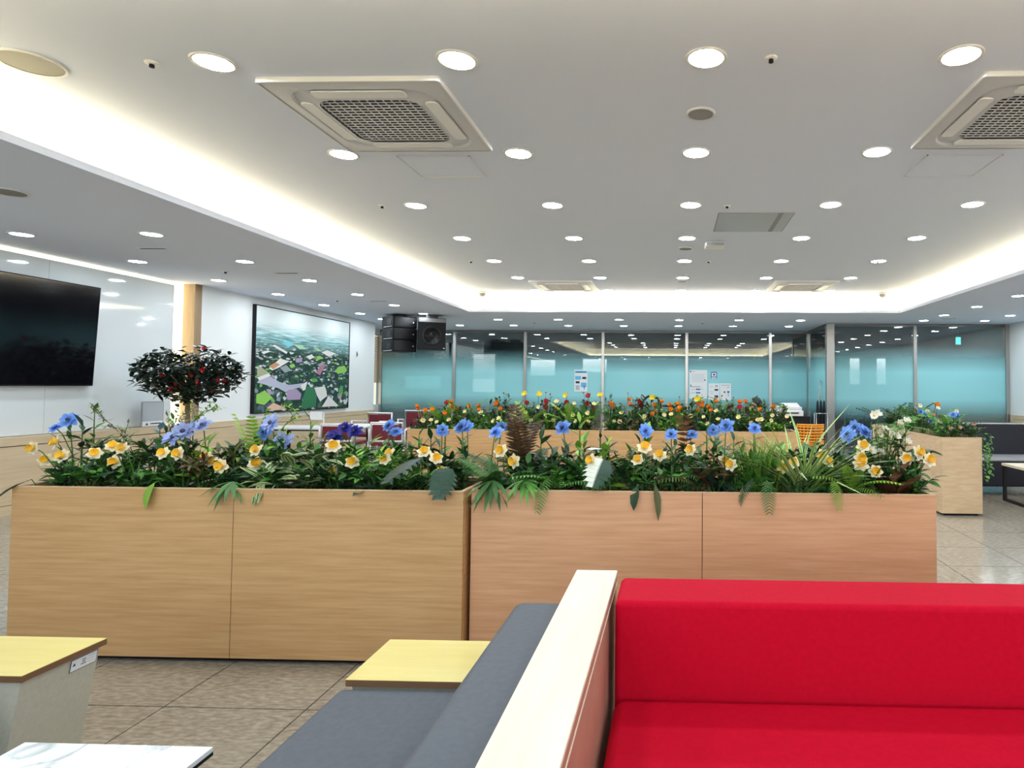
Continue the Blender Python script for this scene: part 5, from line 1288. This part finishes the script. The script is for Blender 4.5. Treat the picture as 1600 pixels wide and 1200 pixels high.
for h in ORANGE: small_flower('orange', h, 'orange poppy in the planters before the glass partition', 'orange poppies', 'poppy', U(.9, 1.15), stem_m='stem_pale')
for h in RED: small_flower('red', h, 'red flower in the planters before the glass partition', 'red flowers', 'red_flower', 1.05)
for h in CREAM: small_flower('cream', h, 'small pale yellow flower low in the planters before the glass partition', 'small pale flowers', 'primrose', U(1.05, 1.35), stem_r=.002)
for h in PINK: small_flower('pink', h, 'tiny coral bud standing highest in the planters before the glass partition', 'coral buds', 'flower_bud', 1.0, stem_r=.002)
for h in YELLOW: small_flower('yellow', h, 'tall bright yellow flower in the planters before the glass partition', 'tall yellow flowers', 'yellow_flower', 1.0)
GF = 'leafy bushes in the far planters'
x = -2.64
while x < 1.26:
    for yy in (6.44, 6.56, 6.66):
        if -.78 < x < -.66: continue
        k = U(0, 1)
        mts = [['lf_dark', 'lf_deep', 'lf_mid'], ['lf_green', 'lf_mid', 'lf_dark'], ['lf_green', 'lf_lime', 'lf_mid'], ['lf_olive', 'lf_brown', 'lf_dark']][0 if k < .25 else 1 if k < .6 else 2 if k < .88 else 3]
        rise = .08 if x < -1.9 else .0
        bush(x, yy, {6.44: .17, 6.56: .30, 6.66: .38}[yy] * U(.8, 1.1) - rise, .11, 110, .055, 'lf_dark', 'leafy green bush, %s row of the far planter %s' % ({6.44: 'front', 6.56: 'middle', 6.66: 'back'}[yy], 'beside the maroon chairs' if x < -.7 else 'beside the printer'), GF, wd=.36, mts=mts, stems=7)
    x += .135
GS = 'fern fronds in the far planters'
for x, y, mt in ((-2.2, 6.6, 'lf_green'), (-2.45, 6.62, 'lf_lime'), (-1.5, 6.5, 'lf_lime'), (-1.05, 6.5, 'lf_lime'), (-.5, 6.55, 'lf_mid'), (.1, 6.5, 'lf_green'), (.8, 6.6, 'lf_olive'), (-.9, 6.6, 'lf_green'), (.45, 6.6, 'lf_mid')):
    fern(x, y, 6, .33, mt, 'fern among the poppies before the glass partition', GS, el=(.7, 1.3), wd=.16)
for x in (-2.3, -1.95, -1.75, -1.3, -1.15, -.75 + .1, -.3, .6, 1.0): sprig(x, 6.64, U(.30, .42) - (.1 if x < -1.9 else 0), 12, .09, random.choice(['lf_dark', 'lf_mid', 'lf_deep']), 'tall dark leafy sprig among the poppies before the glass partition', 'tall sprigs in the far planters')

# ---- end-on planter beside the navy sofa
zr = .68
for x, y, h in ((2.62, 6.05, .17), (2.74, 6.1, .2), (2.85, 6.06, .16), (2.65, 6.3, .24), (2.82, 6.35, .24), (2.64, 6.6, .28), (2.82, 6.65, .26), (2.64, 6.95, .30), (2.8, 7.0, .28), (2.65, 7.3, .30), (2.8, 7.4, .3), (2.66, 7.65, .28)):
    bush(x, y, h, .14, 150, .05, 'lf_green', 'leafy green bush in the end-on planter beside the navy sofa', 'bushes in the end-on planter', wd=.34, mts=['lf_green', 'lf_mid', 'lf_dark', 'lf_sage'], z=zr, stems=8)
for x, y, mt, n in ((2.68, 6.2, 'lf_green', 7), (2.8, 6.5, 'lf_mid', 6), (2.62, 6.9, 'lf_mid', 6), (2.75, 7.3, 'lf_dark', 6), (2.62, 7.6, 'lf_dark', 5)):
    fern(x, y, n, .40, mt, 'fern in the end-on planter beside the navy sofa', 'ferns in the end-on planter', z=zr, el=(.6, 1.35), wd=.12)
GB = dict(soil=zr)
for h in [(2.74,6.12,0.94),(2.79,6.14,.93),(2.88,6.40,0.92),(2.60,6.3,0.86),(2.62,6.6,0.95),(2.60,6.46,0.93)]:
    small = stemmed('blue_flower', 'blue flower in the end-on planter beside the navy sofa', 'flower', h, 'blue flowers in the end-on planter', soil=zr)
    link('petals', random.choice(daisies['p_blue']), small[0], facing((U(-.5, .5), -1, .8), small[1])); link('flower_center', center_me, small[0], facing((0, -1, .8), small[1]))
for h in [(2.60,6.1,0.88),(2.67,6.02,0.81),(2.74,6.0,0.82),(2.90,6.05,0.84),(2.58,6.2,0.93)]: small_flower('rpink', h, 'pink flower in the end-on planter beside the navy sofa', 'pink flowers in the end-on planter', 'pink_flower', .9, soil=zr)
for h in [(2.58,6.0,0.80),(2.62,6.43,0.95),(2.88,6.36,0.96),(2.67,6.31,0.99),(2.6,6.57,1.01),(2.59,6.3,0.86),(2.62,6.15,0.86)]: small_flower('white', h, 'white flower in the end-on planter beside the navy sofa', 'white flowers in the end-on planter', 'white_flower', .95, soil=zr)
small_flower('orange', (2.69, 6.40, 1.01), 'single orange flower standing over the end-on planter', None, 'orange_flower', 1.3, soil=zr)
t = thing('ivy', 'trailing ivy hanging down the corner of the end-on planter', 'plant', (2.90, 6.0, .74))
me = leaf_me(OVAL, .75, .25, 'lf_green'); me2 = leaf_me(OVAL, .75, .25, 'lf_mid')
for s in range(3):
    x0 = .01 + .025 * s; L = (.40, .28, .34)[s]
    pts = [(-.04, 0, -.02), (.02 + x0 * .5, -.01, .03), (.045 + x0, -.02, -.05), (.05 + x0, -.03, -L * .6), (.045 + x0, -.03, -L)]
    MB().tube(pts, .002, 4).build('vine', 'stem', t)
    for k in range(13):
        f = k / 12; p = (.045 + x0 + U(-.02, .02), -.03 + U(-.02, .02), .03 - f * (L + .03))
        put_leaf(t, me if k % 2 else me2, p, U(-2.6, -.4), U(-.9, .1), U(.035, .055), U(-.4, .4))

# ---- camellia tree by the wood column
t = thing('camellia_tree', 'dark leaved camellia tree with red flowers before the wood column', 'tree', (-5.25, 6.6, 0))
m = MB(); m.lathe([(.15, 0), (.19, .32), (.195, .34), (.17, .34), (.165, .30), (.0001, .30)], 20); m.build('pot', 'offwhite', t, True)
m = MB(); m.tube([(0, 0, .28), (.01, 0, .6), (-.005, 0, .9), (.01, 0, 1.2), (0, 0, 1.35)], [.028, .026, .024, .02, .012], 8)
ends = []
def crown():
    while True:
        p = Vector((U(-1, 1), U(-1, 1), U(-1, 1)))
        if .25 < p.length < 1.0: break
    z = 1.265 + p.z * .30 * (1.0 if abs(p.x) < .75 else .8) + (.04 if abs(p.x) > .2 else -.06 * (p.z > 0))
    return Vector((p.x * .60, p.y * .34, z))
for k in range(30):
    e = crown(); z0 = U(.95, 1.2)
    m.tube([(0, 0, z0), e * .5 + Vector((0, 0, z0 * .5)), e], [.009, .006, .003], 5); ends.append((Vector((0, 0, z0)), e))
m.build('trunk', 'trunk', t, True)
f = MB()
for k in range(1500):
    p = crown()
    f.leaf(aim(p, U(0, 6.28), U(-.6, .9), U(-.6, .6)), U(.065, .10), .042, OVAL, .2, .15)
o_ = f.build('foliage', 'lf_camellia', t, True); o_['kind'] = 'stuff'
me = leaf_me(OVAL, .45, .2, 'lf_camellia')
for p in ((.06, -.03, .92), (.09, -.03, .90), (.03, -.04, .88), (.10, -.04, .94)): put_leaf(t, me, p, U(-1, 1), U(-.3, .6), .085)
MB().tube([(0, 0, .90), (.06, -.03, .92)], .003, 4).build('side_shoot', 'twig', t)
for k in range(16):
    p = crown(); p.y = -abs(p.y) - .04
    link('blossom', random.choice(heads['red']), t, facing((U(-.8, .8), -1, U(-.2, .6)), p) @ Matrix.Diagonal((.85, .85, .85, 1)))
